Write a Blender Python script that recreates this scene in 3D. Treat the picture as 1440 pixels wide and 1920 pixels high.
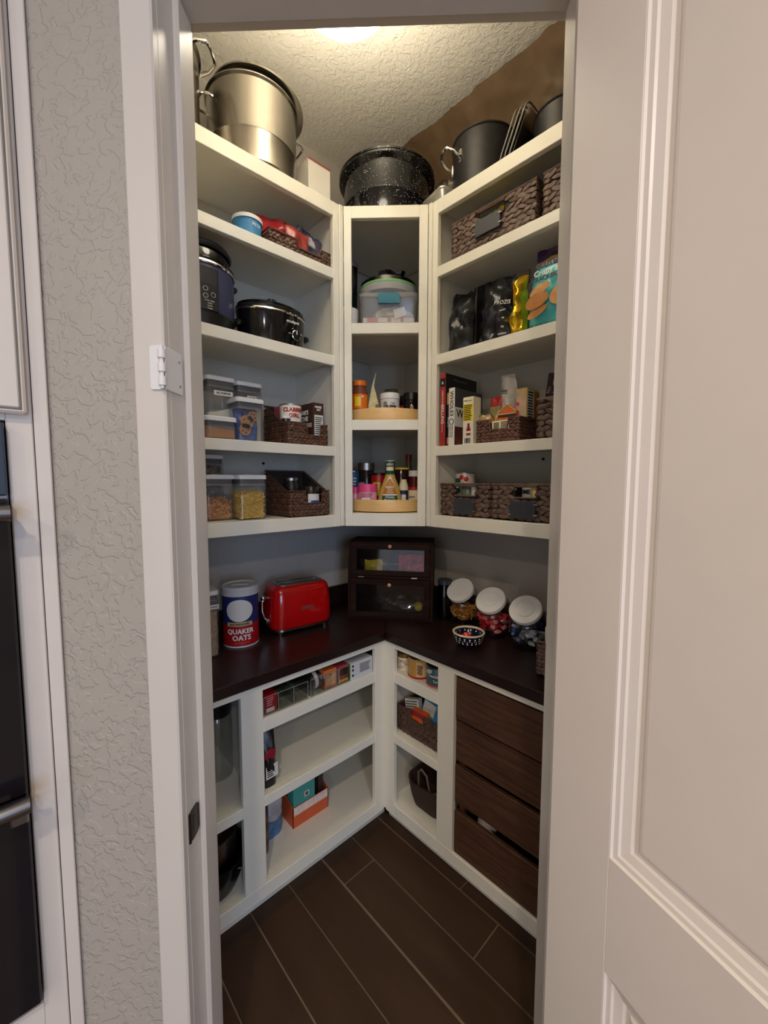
import bpy, bmesh, math, random
from math import sin, cos, pi, radians
from mathutils import Vector, Matrix, noise
random.seed(7)
for o in list(bpy.data.objects):
    bpy.data.objects.remove(o, do_unlink=True)
S = bpy.context.scene
COL = S.collection
# ------------------------------------------------------------------ camera
CAM = Vector((1.69188741, -1.62467026, 1.52052466))
yaw, pit, rol = radians(136.767048), radians(4.31637828), radians(0.0654)
dv = Vector((cos(yaw)*cos(pit), sin(yaw)*cos(pit), -sin(pit)))
rv = dv.cross(Vector((0, 0, 1))).normalized()
uv = rv.cross(dv)
rv, uv = rv*cos(rol)+uv*sin(rol), -rv*sin(rol)+uv*cos(rol)
cd = bpy.data.cameras.new('camera')
cam = bpy.data.objects.new('camera', cd)
COL.objects.link(cam)
mw = Matrix((rv, uv, -dv)).transposed().to_4x4()
mw.translation = CAM
cam.matrix_world = mw
cd.sensor_fit = 'VERTICAL'
cd.sensor_height = 36.0
cd.lens = 36.0*768.80256/1920.0
cd.clip_start = 0.01
S.camera = cam
# ------------------------------------------------------------------ world, light, exposure
W = bpy.data.worlds.new('world')
S.world = W
W.use_nodes = True
W.node_tree.nodes['Background'].inputs[0].default_value = (0.55, 0.72, 1.0, 1)
W.node_tree.nodes['Background'].inputs[1].default_value = 0.6
S.view_settings.view_transform = 'Standard'
S.view_settings.look = 'None'
S.view_settings.gamma = 1.0
S.view_settings.use_curve_mapping = False
S.view_settings.exposure = 0.0
S.cycles.transparent_max_bounces = 48
def area(name, loc, aim, sx, sy, power, col, shape='RECTANGLE'):
    l = bpy.data.lights.new(name, 'AREA')
    l.shape = shape
    l.size = sx
    l.size_y = sy
    l.energy = power
    l.color = col
    o = bpy.data.objects.new(name, l)
    COL.objects.link(o)
    o.location = loc
    o.rotation_euler = (Vector(aim)-Vector(loc)).to_track_quat('-Z', 'Y').to_euler()
    return o
LAMP_L = 15.0          # radiance of the pantry lamp's glass bowl
UPLIGHT_L = 58.0          # radiance of a glowing disc added on top to brighten the ceiling
CAN_P = 21.0           # each recessed kitchen ceiling light
WIN_P = 46.0          # daylight through the kitchen window
FILL_P = 10.0         # soft fill light added at an invented glass door behind the camera
CEIL = 3.04
CANS = [(2.34, -2.41), (3.7, -2.3), (2.2, -3.9), (3.7, -3.9)]
for i, (x, y) in enumerate(CANS):
    area('can_light_source', (x, y, CEIL-0.012), (x, y, 0), 0.13, 0.13, CAN_P, (1.0, 0.84, 0.66), 'DISK')
area('added_fill_light', (2.9, -4.78, 1.15), (2.0, -1.0, 1.2), 1.7, 1.9, FILL_P, (0.93, 0.95, 1.0))  # added unseen fill, brightens casing, door and other upright faces
area('window_daylight', (4.72, -2.75, 1.55), (0.5, -1.6, 0.9), 1.3, 1.5, WIN_P, (0.42, 0.62, 1.0))

# ------------------------------------------------------------------ materials
def lin(c):
    return tuple((x/255/12.92 if x/255 <= 0.04045 else ((x/255+0.055)/1.055)**2.4) for x in c)
MATS = {}
def mat(name, rgb, rough=0.5, metal=0.0, var=0.06, scale=12.0, bump=0.0, bscale=60.0, spec=0.5, stretch=None, emit=None, coat=0.0):
    if name in MATS:
        return MATS[name]
    m = bpy.data.materials.new(name)
    m.use_nodes = True
    nt = m.node_tree
    b = nt.nodes['Principled BSDF']
    b.inputs['Roughness'].default_value = rough
    b.inputs['Metallic'].default_value = metal
    b.inputs['Specular IOR Level'].default_value = spec
    b.inputs['Coat Weight'].default_value = coat
    c = lin(rgb)
    tc = nt.nodes.new('ShaderNodeTexCoord')
    mp = nt.nodes.new('ShaderNodeMapping')
    nt.links.new(tc.outputs['Object'], mp.inputs[0])
    if stretch:
        mp.inputs['Scale'].default_value = stretch
    n = nt.nodes.new('ShaderNodeTexNoise')
    n.inputs['Scale'].default_value = scale
    n.inputs['Detail'].default_value = 4
    nt.links.new(mp.outputs[0], n.inputs['Vector'])
    r = nt.nodes.new('ShaderNodeValToRGB')
    r.color_ramp.elements[0].position = 0.3
    r.color_ramp.elements[1].position = 0.7
    r.color_ramp.elements[0].color = (*[x*(1-var) for x in c], 1)
    r.color_ramp.elements[1].color = (*[min(1, x*(1+var)) for x in c], 1)
    nt.links.new(n.outputs[0], r.inputs[0])
    nt.links.new(r.outputs[0], b.inputs['Base Color'])
    if bump:
        n2 = nt.nodes.new('ShaderNodeTexNoise')
        n2.inputs['Scale'].default_value = bscale
        n2.inputs['Detail'].default_value = 3
        nt.links.new(mp.outputs[0], n2.inputs['Vector'])
        bp = nt.nodes.new('ShaderNodeBump')
        bp.inputs['Strength'].default_value = bump
        bp.inputs['Distance'].default_value = 0.004
        nt.links.new(n2.outputs[0], bp.inputs['Height'])
        nt.links.new(bp.outputs[0], b.inputs['Normal'])
    if emit:
        b.inputs['Emission Color'].default_value = (*emit[0], 1)
        b.inputs['Emission Strength'].default_value = emit[1]
    MATS[name] = m
    return m
def clear(name, tint=(1, 1, 1), rough=0.06, gloss=1.0, milk=0.0):
    if name in MATS:
        return MATS[name]
    m = bpy.data.materials.new(name)
    m.use_nodes = True
    nt = m.node_tree
    nt.nodes.clear()
    out = nt.nodes.new('ShaderNodeOutputMaterial')
    tr = nt.nodes.new('ShaderNodeBsdfTransparent')
    tr.inputs[0].default_value = (*tint, 1)
    gl = nt.nodes.new('ShaderNodeBsdfGlossy')
    gl.inputs['Roughness'].default_value = rough
    lw = nt.nodes.new('ShaderNodeLayerWeight')
    lw.inputs[0].default_value = 0.5
    pw = nt.nodes.new('ShaderNodeMath')
    pw.operation = 'POWER'
    pw.inputs[1].default_value = 5.0
    nt.links.new(lw.outputs['Facing'], pw.inputs[0])
    fr = nt.nodes.new('ShaderNodeMath')
    fr.operation = 'MULTIPLY_ADD'
    fr.inputs[1].default_value = 0.96
    fr.inputs[2].default_value = 0.04
    nt.links.new(pw.outputs[0], fr.inputs[0])
    ml = nt.nodes.new('ShaderNodeMath')
    ml.operation = 'MULTIPLY'
    ml.use_clamp = True
    ml.inputs[1].default_value = gloss
    tc = nt.nodes.new('ShaderNodeTexCoord')
    n = nt.nodes.new('ShaderNodeTexNoise')
    n.inputs['Scale'].default_value = 25
    bp = nt.nodes.new('ShaderNodeBump')
    bp.inputs['Strength'].default_value = 0.08
    bp.inputs['Distance'].default_value = 0.002
    nt.links.new(tc.outputs['Object'], n.inputs[0])
    nt.links.new(n.outputs[0], bp.inputs['Height'])
    nt.links.new(bp.outputs[0], gl.inputs['Normal'])
    nt.links.new(fr.outputs[0], ml.inputs[0])
    mx = nt.nodes.new('ShaderNodeMixShader')
    nt.links.new(ml.outputs[0], mx.inputs[0])
    if milk:
        df = nt.nodes.new('ShaderNodeBsdfDiffuse')
        df.inputs[0].default_value = (0.8, 0.8, 0.8, 1)
        m2 = nt.nodes.new('ShaderNodeMixShader')
        m2.inputs[0].default_value = milk
        nt.links.new(tr.outputs[0], m2.inputs[1])
        nt.links.new(df.outputs[0], m2.inputs[2])
        nt.links.new(m2.outputs[0], mx.inputs[1])
    else:
        nt.links.new(tr.outputs[0], mx.inputs[1])
    nt.links.new(gl.outputs[0], mx.inputs[2])
    nt.links.new(mx.outputs[0], out.inputs[0])
    MATS[name] = m
    return m
def plaster(name, rgb, scale, strength, rough=0.55, dist=0.003, lo=.47, hi=.53):
    m = mat(name, rgb, rough, var=0.02, scale=3)
    nt = m.node_tree
    b = nt.nodes['Principled BSDF']
    tc = nt.nodes['Texture Coordinate']
    n = nt.nodes.new('ShaderNodeTexNoise')
    n.inputs['Scale'].default_value = scale
    n.inputs['Detail'].default_value = 2.5
    n.inputs['Distortion'].default_value = 0.7
    nt.links.new(tc.outputs['Object'], n.inputs['Vector'])
    r = nt.nodes.new('ShaderNodeValToRGB')
    r.color_ramp.elements[0].position = lo
    r.color_ramp.elements[1].position = hi
    nt.links.new(n.outputs[0], r.inputs[0])
    bp = nt.nodes.new('ShaderNodeBump')
    bp.inputs['Strength'].default_value = strength
    bp.inputs['Distance'].default_value = dist
    nt.links.new(r.outputs[0], bp.inputs['Height'])
    nt.links.new(bp.outputs[0], b.inputs['Normal'])
    return m
def speckle(name, rgb, dot, scale, thr, rough=0.15):
    m = mat(name, rgb, rough, var=0.0)
    nt = m.node_tree
    b = nt.nodes['Principled BSDF']
    tc = nt.nodes['Texture Coordinate']
    v = nt.nodes.new('ShaderNodeTexVoronoi')
    v.inputs['Scale'].default_value = scale
    nt.links.new(tc.outputs['Object'], v.inputs['Vector'])
    n = nt.nodes.new('ShaderNodeTexNoise')
    n.inputs['Scale'].default_value = scale*0.23
    nt.links.new(tc.outputs['Object'], n.inputs['Vector'])
    mm = nt.nodes.new('ShaderNodeMath')
    mm.operation = 'MULTIPLY'
    nt.links.new(n.outputs[0], mm.inputs[0])
    mm.inputs[1].default_value = thr*2
    lt = nt.nodes.new('ShaderNodeMath')
    lt.operation = 'LESS_THAN'
    nt.links.new(v.outputs['Distance'], lt.inputs[0])
    nt.links.new(mm.outputs[0], lt.inputs[1])
    mx = nt.nodes.new('ShaderNodeMix')
    mx.data_type = 'RGBA'
    mx.inputs[6].default_value = (*lin(rgb), 1)
    mx.inputs[7].default_value = (*lin(dot), 1)
    nt.links.new(lt.outputs[0], mx.inputs[0])
    nt.links.new(mx.outputs[2], b.inputs['Base Color'])
    return m
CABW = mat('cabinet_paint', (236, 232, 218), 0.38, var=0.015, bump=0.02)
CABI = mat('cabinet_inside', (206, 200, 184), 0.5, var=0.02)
TRIMW = mat('trim_paint', (213, 206, 198), 0.28, var=0.012)
DOORW = mat('door_paint', (240, 229, 218), 0.33, var=0.012, bump=0.03, bscale=90)
WALLK = plaster('wall_plaster', (174, 167, 157), 46, 0.5)
WALLP = plaster('pantry_plaster', (176, 170, 162), 46, 0.25)
CEILM = plaster('ceiling_plaster', (234, 229, 216), 46, 0.35, dist=0.004)
DARKW = mat('dark_counter', (33, 16, 14), 0.36, var=0.35, scale=5, stretch=(1, 1, 14), bump=0.05)
WALN = mat('walnut_slat', (80, 51, 34), 0.5, var=0.42, scale=9, stretch=(0.7, 6, 9), bump=0.25, bscale=30)
BRED = mat('bread_box_wood', (40, 23, 17), 0.6, var=0.35, scale=8, stretch=(1, 6, 8), spec=0.12)
MAPLE = mat('maple_wood', (226, 186, 126), 0.3, var=0.12, scale=6, stretch=(1, 1, 5))
STEEL = mat('brushed_steel', (158, 152, 142), 0.27, 1.0, var=0.08, scale=30, stretch=(1, 1, 0.05), bump=0.03)
CHROME = mat('polished_chrome', (222, 222, 222), 0.08, 1.0, var=0.02)
ALU = mat('dull_aluminium', (170, 168, 164), 0.35, 1.0, var=0.1)
ANOD = mat('dark_anodised', (52, 51, 52), 0.42, 0.75, var=0.1, scale=40)
BLK = mat('black_plastic', (16, 16, 18), 0.3, var=0.05)
BLKG = mat('black_gloss', (10, 10, 13), 0.1, var=0.02)
WHT = mat('white_plastic', (232, 230, 228), 0.35, var=0.01)
PAPW = mat('white_card', (226, 222, 214), 0.6, var=0.03)
GREY = mat('grey_silicone', (96, 94, 94), 0.5)
NAVY = mat('navy_enamel', (48, 52, 84), 0.35, var=0.05)
SPECK = speckle('speckled_enamel', (15, 15, 18), (214, 216, 222), 130, 0.16)
TEAL = mat('teal_plastic', (0, 104, 130), 0.35)
KRAFT = mat('kraft_paper', (110, 89, 64), 0.42, var=0.14, scale=7, bump=0.5, bscale=18)
WEAVE = mat('water_hyacinth', (96, 74, 63), 0.55, var=0.4, scale=45, bump=0.3, bscale=150)
WEAVE2 = mat('seagrass_brown', (86, 56, 40), 0.5, var=0.45, scale=60, bump=0.3, bscale=160)
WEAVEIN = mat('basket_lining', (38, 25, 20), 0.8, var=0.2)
SLATE = mat('slate_tag', (54, 56, 64), 0.5, var=0.08)
FABR = mat('brown_fabric', (58, 40, 32), 0.85, var=0.2, scale=200)
GLASS = clear('clear_glass', (0.93, 0.95, 0.95), 0.03, 2.4)
ACRY = clear('clear_acrylic', (0.95, 0.95, 0.94), 0.05, 1.2, 0.05)
SMOKE = clear('smoked_glass', (0.25, 0.26, 0.28), 0.04, 1.3)
FROST = clear('frosted_plastic', (0.9, 0.9, 0.92), 0.22, 1.8, 0.22)
PLAST = clear('clear_bag_film', (0.9, 0.9, 0.92), 0.12, 3.5)
def col(name, rgb, rough=0.45, **k):
    return mat('tint_'+name, rgb, rough, **k)
RED = col('red', (172, 20, 24), 0.4)
ORG = col('orange', (236, 120, 22), 0.4)
YEL = col('yellow', (240, 214, 40), 0.45)
BROWN = col('brown', (66, 38, 28), 0.5)
INK = col('ink', (24, 22, 24), 0.6)
INKW = col('white_ink', (238, 236, 230), 0.6)
PINK = col('pink', (238, 78, 140), 0.35)
PINKL = col('pale_pink', (240, 170, 186), 0.4)
GRN = col('green', (20, 78, 62), 0.4)
BLUE = col('blue', (30, 88, 132), 0.4)
CREAM = col('cream', (232, 220, 184), 0.55)
FLOUR = col('flour', (206, 202, 192), 0.9, bump=0.4, bscale=50)
GOLD = mat('gold_foil', (212, 176, 40), 0.22, 0.85, var=0.15)
BAGB = mat('black_pouch', (34, 35, 38), 0.3, 0.15, var=0.1)

# ------------------------------------------------------------------ geometry helpers
class G:
    def __init__(s):
        s.v = []
        s.f = []
        s.mi = []
        s.cur = 0
        s.M = None
    def add(s, vs, fs):
        b = len(s.v)
        if s.M is not None:
            vs = [s.M @ Vector(p) for p in vs]
        s.v += [tuple(p) for p in vs]
        s.f += [tuple(b+i for i in q) for q in fs]
        s.mi += [s.cur]*len(fs)
        return s
    def box(s, x0, x1, y0, y1, z0, z1, bev=0.0):
        lo = (min(x0, x1), min(y0, y1), min(z0, z1))
        hi = (max(x0, x1), max(y0, y1), max(z0, z1))
        if bev <= 0:
            vs = [(a, b, c) for a in (lo[0], hi[0]) for b in (lo[1], hi[1]) for c in (lo[2], hi[2])]
            return s.add(vs, [(0, 1, 3, 2), (4, 6, 7, 5), (0, 4, 5, 1), (2, 3, 7, 6), (0, 2, 6, 4), (1, 5, 7, 3)])
        bev = min([bev]+[(hi[i]-lo[i])*0.45 for i in range(3)])
        vs = []
        ix = {}
        for sx in (0, 1):
            for sy in (0, 1):
                for sz in (0, 1):
                    sg = (sx, sy, sz)
                    for a in range(3):
                        p = [(hi[i] if sg[i] else lo[i]) for i in range(3)]
                        for i in range(3):
                            if i != a:
                                p[i] += -bev if sg[i] else bev
                        ix[(sx, sy, sz, a)] = len(vs)
                        vs.append(p)
        fs = []
        for a in range(3):
            o = [i for i in range(3) if i != a]
            for sa in (0, 1):
                q = []
                for (p, r) in ((0, 0), (1, 0), (1, 1), (0, 1)):
                    g = [0, 0, 0]
                    g[a] = sa
                    g[o[0]] = p
                    g[o[1]] = r
                    q.append(ix[(*g, a)])
                fs.append(tuple(q))
            for p in (0, 1):
                for r in (0, 1):
                    g0 = [0, 0, 0]
                    g0[o[0]] = p
                    g0[o[1]] = r
                    g1 = list(g0)
                    g0[a] = 0
                    g1[a] = 1
                    fs.append((ix[(*g0, o[0])], ix[(*g1, o[0])], ix[(*g1, o[1])], ix[(*g0, o[1])]))
        for sx in (0, 1):
            for sy in (0, 1):
                for sz in (0, 1):
                    fs.append(tuple(ix[(sx, sy, sz, a)] for a in range(3)))
        return s.add(vs, fs)
    def loft(s, rings, cap=True, closed=True, wrap=False):
        n = len(rings[0])
        vs = [p for r in rings for p in r]
        fs = []
        m = len(rings)
        for i in range(m if wrap else m-1):
            j = (i+1) % m
            for k in range(n if closed else n-1):
                l = (k+1) % n
                fs.append((i*n+k, i*n+l, j*n+l, j*n+k))
        if cap and not wrap:
            fs.append(tuple(range(n-1, -1, -1)))
            fs.append(tuple((m-1)*n+k for k in range(n)))
        return s.add(vs, fs)
    def lathe(s, prof, n=32, cx=0, cy=0, sx=1.0, sy=1.0, cap=True):
        rings = [[(cx+r*sx*cos(2*pi*k/n), cy+r*sy*sin(2*pi*k/n), z) for k in range(n)] for (r, z) in prof]
        return s.loft(rings, cap)
    def cyl(s, cx, cy, z0, z1, r, n=32, r2=None):
        return s.lathe([(r, z0), (r if r2 is None else r2, z1)], n, cx, cy)
    def tube(s, pts, r, n=8, wrap=False):
        P = [Vector(p) for p in pts]
        rings = []
        m = len(P)
        up = None
        for i in range(m):
            a = P[(i-1) % m] if (i > 0 or wrap) else P[i]
            b = P[(i+1) % m] if (i < m-1 or wrap) else P[i]
            t = (b-a).normalized()
            if up is None:
                up = Vector((0, 0, 1)) if abs(t.z) < 0.9 else Vector((1, 0, 0))
            x = t.cross(up).normalized()
            y = x.cross(t).normalized()
            up = y
            rings.append([P[i]+x*r*cos(2*pi*k/n)+y*r*sin(2*pi*k/n) for k in range(n)])
        return s.loft(rings, True, True, wrap)
    def prism(s, poly, y0, y1, plane='xz'):
        def mk(a, b, t):
            return {'xz': (a, t, b), 'xy': (a, b, t), 'yz': (t, a, b)}[plane]
        n = len(poly)
        vs = [mk(a, b, y0) for a, b in poly]+[mk(a, b, y1) for a, b in poly]
        fs = [tuple(range(n)), tuple(range(2*n-1, n-1, -1))]
        fs += [(i, n+i, n+(i+1) % n, (i+1) % n) for i in range(n)]
        return s.add(vs, fs)
    def grid(s, fn, nu, nv):
        vs = [fn(i/nu, j/nv) for j in range(nv+1) for i in range(nu+1)]
        fs = [(j*(nu+1)+i, j*(nu+1)+i+1, (j+1)*(nu+1)+i+1, (j+1)*(nu+1)+i) for j in range(nv) for i in range(nu)]
        return s.add(vs, fs)
    def arc(s, R, z0, z1, a0, a1, n=16, th=0.0006, R2=None):
        """label strip on a cylinder; angle 0 faces local -Y"""
        R2 = R if R2 is None else R2
        rings = []
        for i in range(n+1):
            a = a0+(a1-a0)*i/n
            d = (sin(a), -cos(a))
            rings.append([((q+t)*d[0], (q+t)*d[1], z) for q, z, t in ((R, z0, -th), (R, z0, th), (R2, z1, th), (R2, z1, -th))])
        return s.loft(rings)
    def build(s, name, m, parent=None, smooth=35, recalc=True):
        me = bpy.data.meshes.new(name)
        me.from_pydata(s.v, [], s.f)
        ms = m if isinstance(m, (list, tuple)) else [m]
        for q in ms:
            me.materials.append(q)
        if len(ms) > 1:
            me.polygons.foreach_set('material_index', s.mi)
        if recalc:
            bm = bmesh.new()
            bm.from_mesh(me)
            bmesh.ops.recalc_face_normals(bm, faces=bm.faces)
            bm.to_mesh(me)
            bm.free()
        if smooth:
            me.polygons.foreach_set('use_smooth', [True]*len(me.polygons))
            me.set_sharp_from_angle(angle=radians(smooth))
        me.update()
        o = bpy.data.objects.new(name, me)
        COL.objects.link(o)
        if parent:
            o.parent = parent
        return o
def tag(o, label=None, cat=None, group=None, kind=None):
    if label:
        o['label'] = label
    if cat:
        o['category'] = cat
    if group:
        o['group'] = group
    if kind:
        o['kind'] = kind
    return o
def T(name, label, cat, x, y, z, rot=0, group=None, rx=0, ry=0):
    o = bpy.data.objects.new(name, None)
    o.empty_display_size = 0.05
    COL.objects.link(o)
    o.location = (x, y, z)
    o.rotation_euler = (radians(rx), radians(ry), radians(rot))
    return tag(o, label, cat, group)
def struct(o, label=None):
    return tag(o, label, None, None, 'structure')
def rrect(w, d, r, n=4, cx=0, cy=0):
    p = []
    for (sx, sy, a0) in ((1, 1, 0), (-1, 1, 90), (-1, -1, 180), (1, -1, 270)):
        for i in range(n+1):
            a = radians(a0+90*i/n)
            p.append((cx+sx*(w/2-r)+r*cos(a), cy+sy*(d/2-r)+r*sin(a)))
    return p
def rbox(g, w, d, r, zs, cx=0, cy=0, n=4):
    """rounded-corner prism through (z, inset) levels"""
    g.loft([[(x, y, z) for x, y in rrect(w-2*i, d-2*i, max(0.001, r-i), n, cx, cy)] for z, i in zs])
    return g
def text(s, size, m, parent, x, z, y, R=None, rot=0, name='lettering', align='CENTER', ext=0.0004, bold=0.0, sx=1.0, side=None, tilt=None, shear=0.0):
    """lettering on a thing's front (local -Y); R bends it round a cylinder about the local z axis"""
    c = bpy.data.curves.new(name, 'FONT')
    c.body = s
    c.size = size
    c.align_x = align
    c.align_y = 'CENTER'
    c.extrude = ext
    c.offset = bold
    c.resolution_u = 2
    c.shear = shear
    t = bpy.data.objects.new(name, c)
    me = bpy.data.meshes.new_from_object(t)
    bpy.data.objects.remove(t)
    ca, sa = cos(radians(rot)), sin(radians(rot))
    for v in me.vertices:
        px, pz, py = v.co.x*sx, v.co.y, v.co.z
        px, pz = px*ca-pz*sa+x, px*sa+pz*ca+z
        if R:
            a = px/R
            v.co = ((R+py+0.0006)*sin(a), -(R+py+0.0006)*cos(a), pz)
        elif side == 'right':       # on the +X side, read from +X: text runs along +Y
            v.co = (y+py+0.0006, px, pz)
        elif side == 'left':
            v.co = (y-py-0.0006, -px, pz)
        elif side == 'top':
            v.co = (px, pz, y+py+0.0006)
        else:
            v.co = (px, y-py-0.0006, pz)
        if tilt:
            v.co = tilt @ v.co
    me.materials.clear()
    me.materials.append(m)
    o = bpy.data.objects.new(name, me)
    COL.objects.link(o)
    o.parent = parent
    return o
def noise3(x, y, z):
    return noise.noise(Vector((x, y, z)))
def pouch(g, w, h, d, seed=0, crumple=0.006, nu=12, nv=14, top=0.06, lean=0.0, taper=0.0, zones=None, foot=0.55, shrug=0.0):
    """stand-up bag: wide foot, pinched seal along the top; front is -Y"""
    for sgn in (-1, 1):
        vs = []
        fs = []
        for j in range(nv+1):
            v = j/nv
            z = v*h
            prof = (foot+(1-foot)*min(1, v*3))*(1-max(0, (v-0.45)/0.55)**1.6)
            ww = w*(1-taper*v)*(1-shrug*math.exp(-((v-0.8)/0.1)**2))
            for i in range(nu+1):
                u = i/nu*2-1
                edge = max(0, 1-abs(u)**3.5)
                y = sgn*d/2*prof*edge
                k = crumple*(0.25+edge)
                px, pz = u*ww/2, z
                dx = k*noise3(px*30+seed, sgn*3, pz*30)
                dy = k*1.6*noise3(px*26+seed*1.7, sgn*7+5, pz*22)
                dz = k*0.8*noise3(px*24, seed+9+sgn*0.0, 3)*v
                vs.append((px+dx*v, y+dy*min(1, v*6)+lean*v*v, z+dz))
        base = len(g.v)
        for j in range(nv):
            if zones:
                zc = (j+0.5)/nv
                g.cur = zones(zc)
            g.add([], [])
            q = [(j*(nu+1)+i, j*(nu+1)+i+1, (j+1)*(nu+1)+i+1, (j+1)*(nu+1)+i) for i in range(nu)]
            g.f += [tuple(base+t for t in r) for r in q]
            g.mi += [g.cur]*len(q)
        vs = [g.M @ Vector(p) for p in vs] if g.M is not None else vs
        g.v += [tuple(p) for p in vs]
    g.cur = 0
    return g
def crumple(g, cx, cy, cz, rx, ry, rz, seed, amp=0.35, n=10):
    """a scrunched lump of wrapping"""
    vs = []
    fs = []
    for j in range(n+1):
        t = pi*j/n
        for i in range(2*n):
            p = pi*i/n
            d = Vector((sin(t)*cos(p), sin(t)*sin(p), cos(t)))
            k = 1+amp*noise3(d.x*2.2+seed, d.y*2.2, d.z*2.2)+amp*0.5*noise3(d.x*5, d.y*5+seed, d.z*5)
            vs.append((cx+rx*d.x*k, cy+ry*d.y*k, cz+rz*d.z*k))
    for j in range(n):
        for i in range(2*n):
            fs.append((j*2*n+i, j*2*n+(i+1) % (2*n), (j+1)*2*n+(i+1) % (2*n), (j+1)*2*n+i))
    return g.add(vs, fs)
# ------------------------------------------------------------------ the setting
R2 = 2**0.5
D1, D2 = 1.6143, 1.4924                     # door wall: kitchen face, pantry face (distance from the corner)
grout = mat('grout', (124, 102, 82), 0.8, var=0.1)
TILE = mat('wood_look_tile', (66, 46, 31), 0.5, var=0.16, scale=2.5, stretch=(1, 5, 1), bump=0.1, bscale=14, spec=0.3)
fl = struct(G().box(-0.3, 5.0, -5.0, 0.2, -0.1, -0.003).build('floor', grout, smooth=0))
ROW = [(-0.443, 0.851), (-0.5955, 1.015), (-0.746, 0.541), (-0.9005, 1.18), (-1.0505, 1.17), (-1.202, 1.24), (-1.353, 1.02), (-1.504, 1.4), (-1.655, 0.75)]
tm = {}
for i, (yb, j0) in enumerate([(-0.291, 0.55)]+ROW):
    x = j0-0.914
    while x > 0.30:
        x -= 0.914
    while x < 2.3:
        a, b = max(x, 0.30), min(x+0.914, 2.3)
        if b-a > 0.05:
            o = G().box(a+0.0025, b-0.0025, yb+0.0026, yb+0.1485, -0.008, random.uniform(-0.0004, 0.0), 0.0012).build('plank', TILE, fl, smooth=0)
        x += 0.914
struct(G().box(-0.3, 5.0, -5.0, 0.2, CEIL, CEIL+0.1).build('ceiling', CEILM, smooth=0))
struct(G().box(-0.1, 0, -1.54, 0.1, 0, CEIL).build('wall_left', WALLP, smooth=0))
struct(G().box(0, 1.54, 0, 0.1, 0, CEIL).build('wall_right', WALLP, smooth=0))
struct(G().box(0, 0.72, -1.54, -1.42, 0, CEIL).build('wall_return_left', WALLP, smooth=0))
struct(G().box(1.42, 1.54, -0.72, 0, 0, CEIL).build('wall_return_right', WALLP, smooth=0))
def diag(name, g, m, parent=None, z=0):
    o = g.build(name, m, parent)
    if parent is None:
        o.rotation_euler = (0, 0, radians(45))
    return o
g = G().box(-0.62, -0.3725, -D1, -D2, 0, CEIL).box(0.384, 0.62, -D1, -D2, 0, CEIL).box(-0.3725, 0.384, -D1, -D2, 2.41, CEIL)
struct(diag('wall_front', g, WALLK))
struct(G().box(1.548, 4.9, -0.735, -0.62, 0, CEIL).build('wall_kitchen_right', WALLK, smooth=0))
g = G().box(4.8, 4.9, -4.9, -0.7, 0, 0.85).box(4.8, 4.9, -4.9, -0.7, 2.35, CEIL).box(4.8, 4.9, -4.9, -3.45, 0.85, 2.35).box(4.8, 4.9, -2.05, -0.7, 0.85, 2.35)
struct(g.build('wall_kitchen_far', WALLK, smooth=0))
g = G()
for (a, b, c, d_) in ((-3.45, -3.40, 0.85, 2.35), (-2.10, -2.05, 0.85, 2.35), (-2.77, -2.73, 0.85, 2.35), (-3.45, -2.05, 0.85, 0.90), (-3.45, -2.05, 2.30, 2.35)):
    g.box(4.80, 4.86, a, b, c, d_)
struct(g.build('window_1', TRIMW, smooth=0))
struct(G().box(0.0, 2.0, -4.9, -4.8, 0, CEIL).box(3.8, 4.9, -4.9, -4.8, 0, CEIL).box(2.0, 3.8, -4.9, -4.8, 2.15, CEIL).build('wall_kitchen_back', WALLK, smooth=0))
g = G()
for (a, b) in ((2.0, 2.06), (2.87, 2.93), (3.74, 3.8)):
    g.box(a, b, -4.88, -4.82, 0, 2.15)
struct(g.box(2.0, 3.8, -4.88, -4.82, 2.09, 2.15).build('added_door', TRIMW, smooth=0))  # unseen glass door frame, added to go with the fill light
struct(G().box(0.0, 0.1, -4.8, -1.54, 0, CEIL).build('wall_kitchen_left', WALLK, smooth=0))
# door lining and casing
for nm, sg, jl, st in (('trim_1', -1, 0.3535, 0.340), ('trim_2', 1, 0.365, 0.352)):
    g = G().box(sg*(jl+0.019), sg*jl, -D1-0.001, -D2+0.001, 0, 2.41)
    g.box(sg*jl, sg*st, -1.574, -1.518, 0, 2.376, 0.005)
    struct(diag(nm, g, TRIMW))
g = G().box(-0.3725, 0.384, -D1-0.001, -D2+0.001, 2.39, 2.409).box(-0.3535, 0.365, -1.574, -1.518, 2.376, 2.39, 0.003)
struct(diag('trim_3', g, TRIMW))
for nm, sg, e in (('trim_4', -1, 0.350), ('trim_5', 1, 0.370)):
    prof = [(0, 0), (0, 0.015), (0.003, 0.018), (0.052, 0.0185), (0.055, 0.0155), (0.055, 0)]
    g = G().prism([(sg*(a+e+(0.004 if sg < 0 else 0)), -D1-b) for a, b in prof], 0, 2.46, 'xy')
    struct(diag(nm, g, TRIMW))
struct(diag('trim_6', G().box(-0.354, 0.370, -D1-0.0185, -D1, 2.396, 2.46, 0.004), TRIMW))
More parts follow.
